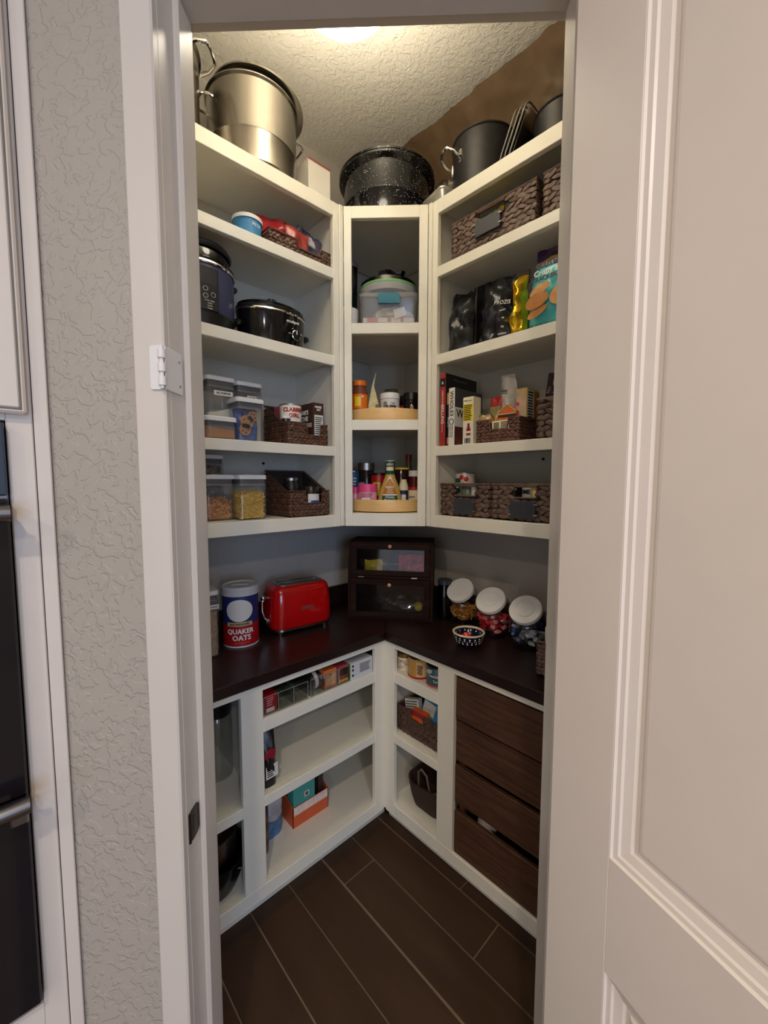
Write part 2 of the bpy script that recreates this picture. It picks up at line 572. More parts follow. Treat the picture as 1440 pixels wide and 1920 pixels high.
# strike plate and the flip lock on the left side of the doorway
BRONZE = mat('dark_bronze', (70, 60, 50), 0.3, 0.9)
t = T('strike_plate', 'dark bronze strike plate low on the left door lining', 'strike plate', (-0.3535+1.594)/R2, (-0.3535-1.594)/R2, 0.845, 45)
g = G()
g.prism([(a, b) for a, b in rrect(0.036, 0.062, 0.010, 5, 0.004)], 0.0, 0.002, 'yz')
g.tube([(0.001, -0.014, z) for z in (-0.03, -0.015, 0, 0.015, 0.03)], 0.003, 8)
g.build('plate', BRONZE, t)
G().prism(rrect(0.012, 0.026, 0.002, 3, 0.004), 0.0018, 0.0024, 'yz').build('latch_hole', BLK, t)
t = T('flip_lock', 'white child safety flip lock on the left door casing', 'door lock', (-0.354+1.6143)/R2, (-0.354-1.6143)/R2, 1.678, 45)
g = G().prism(rrect(0.022, 0.074, 0.004, 3, -0.0125, 0.037), -0.0215, -0.0186, 'xz')
g.build('casing_leaf', WHT, t)
G().box(0.0008, 0.003, -0.020, 0.036, 0.0, 0.074, 0.001).build('lining_leaf', WHT, t)
for k in range(3):
    G().cyl(0, 0, 0.006+k*0.023, 0.0205+k*0.023, 0.0065, 14).build('knuckle', WHT, t).location = (-0.001, -0.0245, 0)
G().cyl(-0.001, -0.0245, 0.001, 0.073, 0.0035, 10).build('pin', WHT, t)
for k in (0.015, 0.058):
    g = G()
    g.tube([(0.0028, 0.026, k), (0.0038, 0.026, k)], 0.0024, 10)
    g.build('screw', ALU, t)
# the open door
dang = -21.0
t = bpy.data.objects.new('door_1', None)
COL.objects.link(t)
t.location = ((0.334+1.62)/R2, (0.334-1.62)/R2, 0)
t.rotation_euler = (0, 0, radians(dang))
struct(t)
G().box(0.0, 0.123, 0, 0.035, 0.012, 2.38, 0.002).build('hinge_stile', DOORW, t)
G().box(0.605, 0.72, 0, 0.035, 0.012, 2.38, 0.002).build('latch_stile', DOORW, t)
for nm, z0, z1 in (('bottom_rail', 0.012, 0.24), ('lock_rail', 0.735, 0.930), ('top_rail', 2.25, 2.38)):
    G().box(0.123, 0.605, 0.0, 0.035, z0, z1).build(nm, DOORW, t, smooth=0)
for z0, z1 in ((0.24, 0.735), (0.930, 2.25)):
    g = G()
    rings = []
    for ins, dp in ((0, 0), (0.003, 0.0035), (0.010, 0.0045), (0.013, 0.0075), (0.026, 0.0105), (0.030, 0.0135), (0.036, 0.0135), (0.040, 0.011), (0.044, 0.0105)):
        rings.append([(0.123+ins, dp, z0+ins), (0.605-ins, dp, z0+ins), (0.605-ins, dp, z1-ins), (0.123+ins, dp, z1-ins)])
    g.loft(rings, cap=False)
    g.build('moulding', DOORW, t, smooth=0, recalc=False)
    i = 0.044
    G().box(0.123+i, 0.605-i, 0.0105, 0.030, z0+i, z1-i).build('panel', DOORW, t, smooth=0)
# recessed kitchen lights
for i, (x, y) in enumerate(CANS[:1]):
    o = G().lathe([(0.095, CEIL), (0.095, CEIL-0.006), (0.075, CEIL-0.008), (0.068, CEIL-0.002)], 32, x, y, cap=False).build('recessed_light', WHT)
    tag(o, 'round white recessed light in the kitchen ceiling behind the viewer', 'ceiling light')
# dome lamp in the pantry
t = T('dome_lamp', 'round glowing glass bowl lamp hanging just below the pantry ceiling', 'ceiling lamp', 0.7757, -0.907, CEIL)
G().lathe([(0.062, 0), (0.062, -0.012), (0.050, -0.022), (0.012, -0.026), (0.010, -0.236)], 32).build('canopy', WHT, t)
LC = (1.0, 0.90, 0.72)
DOME = mat('lit_dome_glass', (255, 246, 226), 0.3, var=0.0, emit=(LC, LAMP_L))
UPLIGHT = mat('uplight_glow', (255, 246, 226), 0.3, var=0.0, emit=(LC, UPLIGHT_L))
G().lathe([(0.120, -0.232), (0.127, -0.236)]+[(0.127*cos(a), -0.238-0.066*sin(a)) for a in [k*pi/2/12 for k in range(12)]]+[(0.004, -0.304)], 48, cap=False).build('glass_bowl', DOME, t)
G().lathe([(0.112, -0.246), (0.112, -0.240), (0.105, -0.236), (0.014, -0.234)], 48).build('uplight_disc', UPLIGHT, t)  # hidden glowing disc added to throw more light on the ceiling
G().lathe([(0.010, -0.302), (0.012, -0.310), (0.007, -0.318), (0.001, -0.321)], 16).build('finial', mat('brass', (200, 160, 90), 0.3, 0.9), t)

# ------------------------------------------------------------------ cabinets
DU, AA, DB = 0.3278, 0.5754, 0.4646
RAILS = [(2.556, 2.608), (2.318, 2.357), (1.982, 2.021), (1.622, 1.660), (1.332, 1.380)]
def upper(label, sg, rot):
    t = T('upper_cabinet', label, 'wall cabinet', 0, 0, 1.332, rot)
    z = lambda v: v-1.332
    def bx(nm, a0, a1, y0, y1, z0, z1, m=CABW, bev=0.0015):
        return G().box(sg*a0, sg*a1, y0, y1, z(z0), z(z1), bev).build(nm, m, t, smooth=0)
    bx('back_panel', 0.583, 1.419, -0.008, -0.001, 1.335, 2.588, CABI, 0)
    bx('side_panel', 0.583, 0.602, -DU+0.02, -0.008, 1.335, 2.588, CABW, 0)
    bx('side_panel', 1.40, 1.419, -DU+0.02, -0.008, 1.335, 2.588, CABW, 0)
    for (a, b) in RAILS:
        bx('shelf', 0.602, 1.40, -DU+0.02, -0.008, b-0.019, b-0.0002, CABW, 0)
        bx('rail', 0.617, 1.41, -DU, -DU+0.02, a, b)
    bx('stile', 0.590, 0.617, -DU, -DU+0.02, 1.332, 2.608)
    bx('stile', 1.41, 1.419, -DU, -DU+0.02, 1.332, 2.608)
    bx('filler_strip', 0.5685, 0.5885, -DU-0.003, -DU+0.02, 1.332, 2.611, CABW, 0.003)
    return t
up_l = upper('tall white open shelf cabinet on the left wall above the counter', -1, 90)
up_r = upper('tall white open shelf cabinet on the right wall above the counter', 1, 0)
def dot(t, x, y, z):
    g = G()
    g.tube([(x, y, z), (x, y-0.003, z)], 0.006, 12)
    g.build('hole_disc', BLK, t)  # black disc standing in for a small dark hole
dot(up_l, -0.770, -0.008, 0.80)
dot(up_l, -0.770, -0.008, 0.265)
dot(up_r, 0.915, -0.008, 0.278)
t = T('corner_cabinet', 'narrow white diagonal open cabinet in the corner between the shelves', 'corner cabinet', 0, 0, 1.332, 45)
cor = t
FD = (AA+DU)/R2
z = lambda v: v-1.332
def w2l(x, y):
    return ((x+y)/R2, (y-x)/R2)
PENT = [w2l(*p) for p in ((0.009, -0.009), (0.009, -AA+0.012), (DU-0.02, -AA+0.012), (AA-0.012, -DU+0.02), (AA-0.012, -0.009))]
for b in (2.608, 2.158, 1.772, 1.385):
    G().prism(PENT, z(b-0.019), z(b-0.0002), 'xy').build('shelf', CABW, t, smooth=0)
for (a, b) in ((2.561, 2.608), (2.116, 2.158), (1.730, 1.772), (1.332, 1.385)):
    G().box(-0.137, 0.134, -FD, -FD+0.02, z(a), z(b), 0.0015).build('rail', CABW, t, smooth=0)
for s_ in (-1, 1):
    G().box(s_*(0.137 if s_ < 0 else 0.134), s_*0.168, -FD, -FD+0.02, z(1.332), z(2.608), 0.0015).build('stile', CABW, t, smooth=0)
def panel2(p, q, th, nm, m=CABW):
    a, b = Vector((*w2l(*p), 0)), Vector((*w2l(*q), 0))
    n = (b-a).cross(Vector((0, 0, 1))).normalized()*th
    g = G().prism([tuple(v[:2]) for v in (a, b, b+n, a+n)], z(1.335), z(2.588), 'xy')
    g.build(nm, m, t, smooth=0)
panel2((0.009, -AA+0.004), (DU-0.02, -AA+0.004), 0.006, 'side_panel')
panel2((AA-0.004, -DU+0.02), (AA-0.004, -0.009), 0.006, 'side_panel')
panel2((0.002, -AA), (0.002, -0.002), -0.006, 'back_panel', CABI)
panel2((0.002, -0.002), (AA, -0.002), -0.006, 'back_panel', CABI)
panel2((0.004, -0.13), (0.13, -0.004), -0.006, 'corner_panel', CABI)

def base(label, sg, rot, right):
    t = T('base_cabinet', label, 'base cabinet', 0, 0, 0, rot)
    def bx(nm, a0, a1, y0, y1, z0, z1, m=CABW, bev=0.0015):
        return G().box(sg*a0, sg*a1, y0, y1, z0, z1, bev).build(nm, m, t, smooth=0)
    F = -DB
    a_in = 0.4665 if right else 0.009
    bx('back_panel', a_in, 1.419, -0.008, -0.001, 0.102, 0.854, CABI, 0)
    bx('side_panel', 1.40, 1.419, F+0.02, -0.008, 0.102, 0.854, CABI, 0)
    bx('toe_kick', 0.40 if not right else 0.42, 1.419, F+0.07, F+0.085, 0.0, 0.10, CABW, 0)
    bx('bottom_panel', a_in, 1.40, F+0.02, -0.008, 0.125, 0.1445, CABW, 0)
    bx('corner_stile', 0.4646 if right else 0.4446, 0.519, F, F+0.02, 0.10, 0.856)
    bx('rail', 0.519, 1.41, F, F+0.02, 0.829, 0.856)
    bx('rail', 0.519, 1.41, F, F+0.02, 0.10, 0.1445)
    bx('shoe_strip', 0.47, 1.41, F+0.001, F+0.012, 0.093, 0.1)
    s0, s1 = (0.752, 0.826) if right else (1.02, 1.096)
    bx('stile', s0, s1, F, F+0.02, 0.1445, 0.829)
    mid = (s0+s1)/2 if right else s0+0.010
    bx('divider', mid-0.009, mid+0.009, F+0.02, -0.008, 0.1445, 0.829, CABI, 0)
    for (p, q) in ((0.683, 0.7275), (0.421, 0.458)):
        bx('rail', 0.519, s0, F, F+0.02, p, q)
        bx('shelf', a_in, mid-0.009, F+0.02, -0.008, q-0.019, q-0.0002, CABW, 0)
    if not right:
        bx('rail', s1, 1.41, F, F+0.02, 0.421, 0.458)
        bx('shelf', mid+0.009, 1.40, F+0.02, -0.008, 0.439, 0.4578, CABW, 0)
    else:
        bx('side_panel', 0.4665, 0.484, F+0.02, -0.008, 0.1445, 0.829, CABI, 0)
    bx('stile', 1.40, 1.419, F, F+0.02, 0.10, 0.829)
    return t
base('white open base cabinet on the left under the dark counter', -1, 90, False)
base('white open base cabinet on the right under the dark counter', 1, 0, True)
t = T('countertop', 'dark espresso wood countertop wrapping around the corner', 'countertop', 0, 0, 0.8562)
CF = 0.4807
for nm, poly in (('slab', [(0.001, -0.001), (CF, -CF), (CF, -1.419), (0.001, -1.419)]), ('slab', [(0.0018, -0.001), (1.419, -0.001), (1.419, -CF), (CF+0.0008, -CF)])):
    o = G().prism(poly, 0, 0.0385, 'xy').build(nm, DARKW, t, smooth=0)
    md = o.modifiers.new('bevel', 'BEVEL')
    md.width = 0.003
    md.segments = 2
G().box(0.001, 0.020, -1.419, -0.021, 0.039, 0.128, 0.002).build('backsplash', DARKW, t, smooth=0)
G().box(0.001, 1.419, -0.020, -0.001, 0.039, 0.128, 0.002).build('backsplash', DARKW, t, smooth=0)

# ------------------------------------------------------------------ kitchen cabinet and double oven at the left edge
CABK = mat('glazed_cabinet_paint', (222, 214, 206), 0.3, var=0.02)
GLZ = mat('cabinet_glaze', (120, 112, 104), 0.5)
t = T('tall_cabinet', 'off-white tall kitchen cabinet around the oven at the left edge', 'kitchen cabinet', 0.735, -1.552, 0, 90)
G().box(-0.021, 0.0, -0.006, 0.6, 0.0, 3.0, 0.002).build('filler_strip', CABK, t, smooth=0)
G().box(-0.058, -0.0222, 0.0, 0.6, 0.0, 3.0, 0.002).build('stile', CABK, t, smooth=0)
G().box(-0.90, -0.84, 0.0, 0.6, 0.0, 3.0, 0.002).build('stile', CABK, t, smooth=0)
G().box(-0.84, -0.058, 0.0, 0.6, 1.623, 1.66, 0.001).build('rail', CABK, t, smooth=0)
G().box(-0.84, -0.058, 0.0, 0.6, 0.0, 0.53, 0.001).build('lower_panel', CABK, t, smooth=0)
g = G()
for ins, dp in ((0, 0.018), (0, 0.0), (0.002, -0.003), (0.008, -0.004), (0.010, 0.0), (0.016, 0.001)):
    pass
d_ = G().box(-0.455, -0.030, -0.02, -0.001, 1.634, 3.0, 0.004).build('cabinet_door', CABK, t, smooth=0)
G().box(-0.449, -0.036, -0.0212, -0.0195, 1.640, 2.99, 0.0008).build('glaze_line', GLZ, d_, smooth=0)
G().box(-0.446, -0.039, -0.024, -0.0195, 1.643, 2.985, 0.002).build('door_panel', CABK, d_, smooth=0)
G().box(-0.80, -0.46, -0.02, -0.001, 1.634, 3.0, 0.004).build('cabinet_door', CABK, t, smooth=0)
OVG = mat('oven_black_glass', (26, 24, 28), 0.08, var=0.02)
OVS = mat('oven_steel', (140, 138, 138), 0.28, 1.0, var=0.08, stretch=(1, 1, 20))
t = T('double_oven', 'built-in double oven with dark glass doors beside the doorway', 'oven', 0.735, -1.612, 0.535, 90)
G().box(-0.76, 0.0, 0.0, 0.55, 0.0, 1.085, 0.002).build('body', OVS, t, smooth=0)
G().box(-0.76, -0.001, -0.018, -0.001, 0.96, 1.083, 0.003).build('control_panel', mat('control_glass', (58, 72, 90), 0.12, var=0.05), t, smooth=0)
for z0, z1 in ((0.43, 0.955), (0.02, 0.425)):
    dr_ = G().box(-0.76, -0.001, -0.022, -0.001, z0, z1, 0.003).build('oven_door', OVG, t, smooth=0)
    g = G().tube([(-0.74, -0.062, z1-0.022+(0.032 if z1 < 0.5 else 0)), (0.0, -0.062, z1-0.022+(0.032 if z1 < 0.5 else 0))], 0.014, 12)
    g.build('handle', OVS, dr_)
    zh = z1-0.022+(0.032 if z1 < 0.5 else 0)
    for x in (-0.70, -0.014):
        G().box(x-0.012, x+0.012, -0.06, -0.02, min(zh-0.010, z1-0.024), min(zh+0.010, z1-0.002), 0.003).build('handle_post', OVS, dr_, smooth=0)
# ------------------------------------------------------------------ shared builders
def lump(g, c, e, n, L, h, th, tilt):
    """one twist of plaited fibre"""
    c, e, n = Vector(c), Vector(e), Vector(n)
    up = Vector((0, 0, 1))
    a = e*cos(tilt)+up*sin(tilt)
    b = up*cos(tilt)-e*sin(tilt)
    rings = []
    for t, k in ((-0.5, 0.25), (-0.22, 0.95), (0.2, 1.0), (0.5, 0.25)):
        o = c+a*(L*t)
        rings.append([o+b*(h*k*cos(q))+n*(th*k*sin(q)) for q in (0, 1.2566, 2.5133, 3.7699, 5.0265)])
    g.loft(rings)
def basket(name, label, x, y, z, rot, w, d, hf, hb, group, ph=0.0165, ll=0.026, m=None, hole=None, notch=None, flat=0.25, tagbox=None, cat='basket', seed=1):
    """origin at the middle of the front bottom edge; front is local -Y"""
    m = m or WEAVE
    t = T(name, label, cat, x, y, z, rot, group)
    rnd = random.Random(seed)
    s0 = d*flat
    side = lambda s: hf+(hb-hf)*min(1, max(0, (s-s0)/(d-s0)))
    g = G()
    i = 0
    while (i+0.6)*ph < max(hf, hb):
        zz = (i+0.78)*ph
        n = int(w/ll)+1
        for j in range(n+1):
            s = -w/2+(j-0.5*(i % 2)+0.5)*ll
            if abs(s) > w/2+0.002 or zz > hf-ph*0.2:
                continue
            edge = 1.0 if abs(s) < w/2-ll*0.62 else 0.62
            s = max(-w/2+ll*0.42, min(w/2-ll*0.42, s))
            if hole and hole[0]-0.004 < s < hole[1]+0.004 and hole[2]-0.003 < zz < hole[3]+0.004:
                continue
            if notch and notch[0] < s < notch[1] and zz > notch[2]-ph*0.2:
                continue
            lump(g, (s, 0.003, zz), (1, 0, 0), (0, -1, 0), ll*1.35*edge*rnd.uniform(0.85, 1.12), ph*0.56*rnd.uniform(0.85, 1.15), ph*rnd.uniform(0.34, 0.46), radians(((20 if i % 2 else -20)+rnd.uniform(-11, 11))*edge))
        n = int(d/ll)+1
        for sx in (-1, 1):
            for j in range(n+1):
                s = (j-0.5*(i % 2)+0.5)*ll
                if s < 0 or s > d or zz > side(s)-ph*0.25:
                    continue
                s = max(ll*0.5, min(d-ll*0.5, s))
                lump(g, (sx*(w/2-0.004), s, zz), (0, 1, 0), (sx, 0, 0), ll*1.2, ph*0.56*rnd.uniform(0.9, 1.1), ph*0.42, radians((20 if i % 2 else -20)+rnd.uniform(-7, 7)))
        i += 1
    tag(g.build('weave', m, t, smooth=60), kind='stuff')
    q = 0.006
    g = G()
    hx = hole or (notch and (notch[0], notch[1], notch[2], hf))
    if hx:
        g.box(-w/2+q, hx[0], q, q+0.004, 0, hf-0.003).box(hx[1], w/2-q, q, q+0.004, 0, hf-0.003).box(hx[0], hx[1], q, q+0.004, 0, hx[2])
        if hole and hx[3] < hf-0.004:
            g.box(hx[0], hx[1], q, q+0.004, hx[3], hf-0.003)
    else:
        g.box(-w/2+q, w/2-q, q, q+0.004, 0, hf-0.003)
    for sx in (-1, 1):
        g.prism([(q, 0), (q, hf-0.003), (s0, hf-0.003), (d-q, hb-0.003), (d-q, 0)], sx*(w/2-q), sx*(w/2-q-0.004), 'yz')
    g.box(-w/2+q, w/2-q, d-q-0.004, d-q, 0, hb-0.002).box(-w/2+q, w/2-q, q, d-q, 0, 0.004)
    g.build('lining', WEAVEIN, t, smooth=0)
    r = ph*0.3
    a, b = w/2-0.002, d-0.004
    pts = [(-a, 0.002, hf), (-a, s0, hf), (-a, b, hb), (a, b, hb), (a, s0, hf), (a, 0.002, hf)]
    if notch:
        pts += [(notch[1], 0.002, hf), (notch[1]-0.006, 0.002, notch[2]), (notch[0]+0.006, 0.002, notch[2]), (notch[0], 0.002, hf)]
    G().tube(pts, r, 6, wrap=True).build('rim', m, t)
    if hole:
        G().tube([(hole[0], 0, hole[2]), (hole[1], 0, hole[2]), (hole[1], 0, hole[3]), (hole[0], 0, hole[3])], r*0.8, 6, wrap=True).build('handle_edge', m, t)
    if tagbox:
        x0, x1, z0, z1 = tagbox
        p = G().box(x0, x1, -ph*0.42-0.006, -ph*0.42-0.002, z0, z1, 0.001).build('name_tag', SLATE, t, smooth=0)
        for cx in (x0, x1):
            for cz in (z0+0.012, z1-0.012):
                G().box(cx-0.007, cx+0.007, -ph*0.42-0.0085, -ph*0.42+0.003, cz-0.002, cz+0.002, 0.0008).build('clip', ALU, p, smooth=0)
    return t
def canister(label, x, y, z, rot, w, d, h, group, label_text=None, cat='container', strip=True):
    t = T('storage_canister', label, cat, x, y, z, rot, group)
    g = G()
    rbox(g, w, d, 0.014, [(0.0, 0.004), (0.003, 0.001), (h-0.036, 0.0), (h-0.030, 0.002)])
    g.build('clear_body', ACRY, t)
    g = G()
    rbox(g, w, d, 0.014, [(h-0.034, 0.004), (h-0.0145, 0.004)])
    g.build('seal', GREY, t)
    g = G()
    rbox(g, w+0.004, d+0.004, 0.016, [(h-0.0155, 0.0), (h-0.003, 0.0), (h, 0.003)])
    l = g.build('lid', WHT, t)
    g = G()
    rbox(g, w-0.006, d-0.006, 0.011, [(h-0.0385, 0.0), (h-0.034, 0.0)])
    g.build('inner_rim', FROST, t)
    G().lathe([(0.016, h), (0.016, h+0.0015), (0.014, h+0.002)], 20).build('button', WHT, l)
    if label_text:
        lw = 0.0078*len(label_text)*0.62+0.012
        p = G().box(-lw/2+0.006, lw/2+0.006, -d/2-0.0012, -d/2, h-0.066, h-0.050).build('sticker', PAPW, t, smooth=0)
        text(label_text, 0.0082, INK, p, 0.006, h-0.058, -d/2-0.0013, bold=0.0002)
    return t
def fill_block(name, label, x, y, z, rot, w, d, h, m, cat, rough=0.006, seed=3, slope=0.0):
    g = G()
    n = 10
    rings = []
    for zz in (0.0, 1.0):
        rings.append(rrect(w, d, 0.012, 3))
    bot = [(p[0], p[1], 0.004) for p in rings[0]]
    top = [(p[0], p[1], h+rough*noise3(p[0]*40, p[1]*40, seed)+slope*p[0]/w) for p in rings[0]]
    mid = [(p[0]*0.5, p[1]*0.5, h+rough*1.6*noise3(p[0]*30, p[1]*30, seed+4)+slope*0.5*p[0]/w) for p in rings[0]]
    g.loft([bot, top, mid])
    o = g.build(name, m)
    o.location = (x, y, z)
    o.rotation_euler = (0, 0, radians(rot))
    return tag(o, label, cat, kind='stuff')
def bits(name, label, x, y, z, rot, w, d, h, n, mats, size, r, cat, seed=1, bend=2.6, shape='box', core=None):
    """loose curved pieces heaped in a container"""
    rnd = random.Random(seed)
    g = G()
    for k in range(n):
        if shape == 'box':
            px = rnd.uniform(-1, 1)
            py = rnd.uniform(-1, 1)
            if rnd.random() < 0.75:
                if rnd.random() < 0.5:
                    py = -1
                else:
                    px = rnd.choice((-1, 1))
            c = Vector((px*(w/2-size*0.5), py*(d/2-size*0.5), rnd.uniform(size*0.4, h)))
            if rnd.random() < 0.25:
                c = Vector((rnd.uniform(-1, 1)*(w/2-size), rnd.uniform(-1, 1)*(d/2-size), h+rnd.uniform(-0.3, 0.6)*size))
        else:
            a = rnd.uniform(0, 2*pi)
            q = (1 if rnd.random() < 0.7 else rnd.random())
            zz = rnd.uniform(size*0.4, h)
            rad = shape(zz)-size*0.5
            c = Vector((cos(a)*rad*q, sin(a)*rad*q, zz))
            if rnd.random() < 0.3:
                q = rnd.random()**0.5
                c = Vector((cos(a)*rad*q, sin(a)*rad*q, h+rnd.uniform(-0.3, 0.6)*size))
        M = Matrix.Translation(c) @ Matrix.Rotation(rnd.uniform(0, 6.28), 4, 'Z') @ Matrix.Rotation(rnd.uniform(-1.2, 1.2), 4, 'X') @ Matrix.Rotation(rnd.uniform(0, 6.28), 4, 'Y')
        R = size*0.42
        pts = [M @ Vector((R*cos(bend*(i/4-0.5))-R*0.6, R*sin(bend*(i/4-0.5)), 0)) for i in range(5)]
        g.cur = rnd.randrange(len(mats))
        g.tube(pts, r, 5)
    g.cur = 0
    if core:
        if shape == 'box':
            g.box(-w/2+size*0.7, w/2-size*0.7, -d/2+size*0.7, d/2-size*0.7, 0.004, h-size*0.2)
        else:
            g.lathe([(max(0.01, shape(h*i/5)-size), 0.004+(h-size*0.2)*i/5) for i in range(6)], 20)
    o = g.build(name, mats, smooth=50)
    o.location = (x, y, z)
    o.rotation_euler = (0, 0, radians(rot))
    return tag(o, label, cat, kind='stuff')
def carton(name, label, cat, x, y, z, rot, w, d, h, m, group=None, rx=0, ry=0, flap=True):
    """closed cardboard carton with a tucked top flap; origin middle of the front bottom edge"""
    t = T(name, label, cat, x, y, z, rot, group, rx, ry)
    G().box(-w/2, w/2, 0, d, 0, h-0.0012, 0.0012).build('box_body', m, t, smooth=0)
    if flap:
        G().box(-w/2+0.001, w/2-0.001, 0.0006, d-0.0015, h-0.0014, h, 0.0004).build('top_flap', m, t, smooth=0)
    return t
def patch(t, nm, x0, x1, z0, z1, m, y=0.0, side=None, d=0.0):
    """flat print on the front (-Y) of a carton, or on its sides"""
    e = 0.0005
    if side == 'left':
        g = G().box(y-e, y+0.0001, x0, x1, z0, z1)
    elif side == 'right':
        g = G().box(y-0.0001, y+e, x0, x1, z0, z1)
    else:
        g = G().box(x0, x1, y-e, y+0.0001, z0, z1)
    return g.build(nm, m, t, smooth=0)
def lines(t, x0, x1, z0, z1, n, m, y=0.0, side=None, nm='small_print', seed=0):
    rnd = random.Random(seed)
    g = G()
    for k in range(n):
        zz = z1-(k+0.5)*(z1-z0)/n
        hh = (z1-z0)/n*0.22
        a, b = x0, x0+(x1-x0)*rnd.uniform(0.7, 1)
        e = 0.0009
        if side == 'left':
            g.box(y-e, y, a, b, zz-hh, zz+hh)
        elif side == 'right':
            g.box(y, y+e, a, b, zz-hh, zz+hh)
        else:
            g.box(a, b, y-e, y, zz-hh, zz+hh)
    return g.build(nm, m, t, smooth=0)
def tin(name, label, cat, x, y, z, rot, R, h, body, lid=None, group=None, lid_h=0.012, rim=True, wrap=None, shoulder=None):
    t = T(name, label, cat, x, y, z, rot, group)
    hb = h-(lid_h if lid else 0)
    if shoulder:
        nr, sh = shoulder
        G().lathe([(R*0.93, 0), (R, 0.004), (R, hb-sh), (nr, hb-sh*0.15), (nr, hb)], 32).build('body', body, t)
        if lid:
            G().lathe([(nr+0.003, hb), (nr+0.003, h-0.002), (nr+0.001, h)], 32).build('cap', lid, t)
    else:
        pr = [(R*0.97, 0), (R, 0.002), (R, hb-0.002), (R*0.97, hb)]
        G().lathe(pr, 32).build('body', body, t)
        if rim and not lid:
            G().lathe([(R*0.96, hb-0.001), (R+0.0012, hb-0.001), (R+0.0012, hb+0.0025), (R*0.95, hb+0.0025), (R*0.94, hb+0.0005)], 32).build('rim', ALU, t)
        if lid:
            G().lathe([(R+0.0015, hb), (R+0.0015, h-0.002), (R-0.001, h)], 32).build('lid', lid, t)
    return t
def tlabel(t, R, z0, z1, m, a0=-1.5, a1=1.5, nm='paper_label', R2=None):
    return G().arc(R, z0, z1, a0, a1, 20, 0.0005, R2).build(nm, m, t, recalc=True)
def loop_handle(g, n, w, out, z, R, r, drop=0.0, cx=0, cy=0):
    """wire loop handle fixed to a pot wall of radius R at heading n (radians)"""
    er = Vector((cos(n), sin(n), 0))
    et = Vector((-sin(n), cos(n), 0))
    o = Vector((cx, cy, z))
    k = [(-w/2, R*0.985), (-w/2, R+out*0.45), (-w*0.36, R+out*0.92), (-w*0.2, R+out), (w*0.2, R+out), (w*0.36, R+out*0.92), (w/2, R+out*0.45), (w/2, R*0.985)]
    g.tube([o+et*a+er*b+Vector((0, 0, drop*(b-R)/out)) for a, b in k], r, 8)

# ------------------------------------------------------------------ left wall, top of the cabinet
LW, RW, CW = 90, 0, 45
ZT = 2.6085
t = T('stockpot', 'big brushed steel stockpot with lid on the top left shelf', 'pot', 0.172, -0.868, ZT, LW)
G().lathe([(0.150, 0), (0.157, 0.006), (0.158, 0.10), (0.1595, 0.104), (0.158, 0.108), (0.158, 0.262), (0.164, 0.268), (0.164, 0.272), (0.155, 0.272), (0.153, 0.20)], 64).build('body', STEEL, t)
l = G().lathe([(0.160, 0.284), (0.166, 0.287), (0.166, 0.293), (0.150, 0.300), (0.08, 0.318), (0.02, 0.324)], 64).build('lid', STEEL, t)
l.rotation_euler = (0, radians(5.5), 0)
l.location = (0.002, 0.010, 0.018)
g = G()
loop_handle(g, radians(-4), 0.085, 0.034, 0.215, 0.158, 0.0045)
g.build('handle', CHROME, t)
g = G()
loop_handle(g, radians(176), 0.085, 0.034, 0.215, 0.158, 0.0045)
g.build('handle', CHROME, t)
t = T('stockpot', 'tall steel pot cut off by the doorway on the top left shelf', 'pot', 0.165, -1.222, ZT, LW)
G().lathe([(0.148, 0), (0.155, 0.006), (0.156, 0.265), (0.163, 0.272), (0.163, 0.276), (0.152, 0.276), (0.150, 0.2)], 64).build('body', STEEL, t)
g = G()
loop_handle(g, radians(-42), 0.10, 0.055, 0.232, 0.155, 0.0055, drop=0.02)
g.build('handle', CHROME, t)
g = G()
loop_handle(g, radians(138), 0.10, 0.055, 0.232, 0.155, 0.0055, drop=0.02)
g.build('handle', CHROME, t)
t = carton('white_box', 'plain white box standing beside the steel stockpot', 'box', 0.25, -0.625, ZT, LW, 0.105, 0.13, 0.175, PAPW)
patch(t, 'top_print', -0.0525, 0.0525, 0.168, 0.1755, col('brick', (150, 70, 56)), y=-0.0002)

# ------------------------------------------------------------------ left wall, second shelf
Z1 = 2.3572
t = T('plastic_tub', 'round blue and white plastic tub on the upper left shelf', 'tub', 0.245, -0.932, Z1, LW)
G().lathe([(0.044, 0), (0.049, 0.072), (0.0505, 0.072), (0.0505, 0.074)], 36).build('body', col('tub_blue', (60, 130, 176)), t)
G().lathe([(0.052, 0.070), (0.0525, 0.082), (0.050, 0.084), (0.0, 0.084)], 36, cap=False).build('lid', WHT, t)
text('FETA', 0.015, INKW, t, 0.012, 0.052, 0, R=0.0484)
basket('woven_basket', 'brown woven basket of snack bags on the upper left shelf', 0.302, -0.744, Z1, LW, 0.272, 0.20, 0.062, 0.085, 'woven baskets', 0.0125, 0.02, WEAVE2, notch=(-0.02, 0.085, 0.035), seed=4)
snk = [(-0.05, 0.075, 0.13, 0.15, 0.05, (176, 40, 44), -10, 'red and white snack bag at the back of the upper left basket'), (0.055, 0.06, 0.12, 0.145, 0.05, (70, 62, 84), 12, 'dark purple snack bag leaning in the upper left basket'), (0.0, 0.03, 0.10, 0.115, 0.04, (160, 60, 54), 4, 'small red snack bag at the front of the upper left basket')]
for i, (dx, dy, w, h, d, c, ry, lb) in enumerate(snk):
    t = T('snack_bag', lb, 'snack bag', 0.302-dy-0.012, -0.744+dx, Z1+0.006, LW, 'snack bags in the upper left basket', 0, ry)
    g = G()
    pouch(g, w, h, d, seed=i*3.1+2, crumple=0.012)
    g.build('foil', col('snack%d' % i, c, 0.25, var=0.5, scale=18), t, recalc=False)
    g = G()
    pouch(g, w*0.98, h*0.6, d+0.006, seed=i*3.1+2, crumple=0.010, foot=0.7)
    g.build('clear_window', PLAST, t, recalc=False)

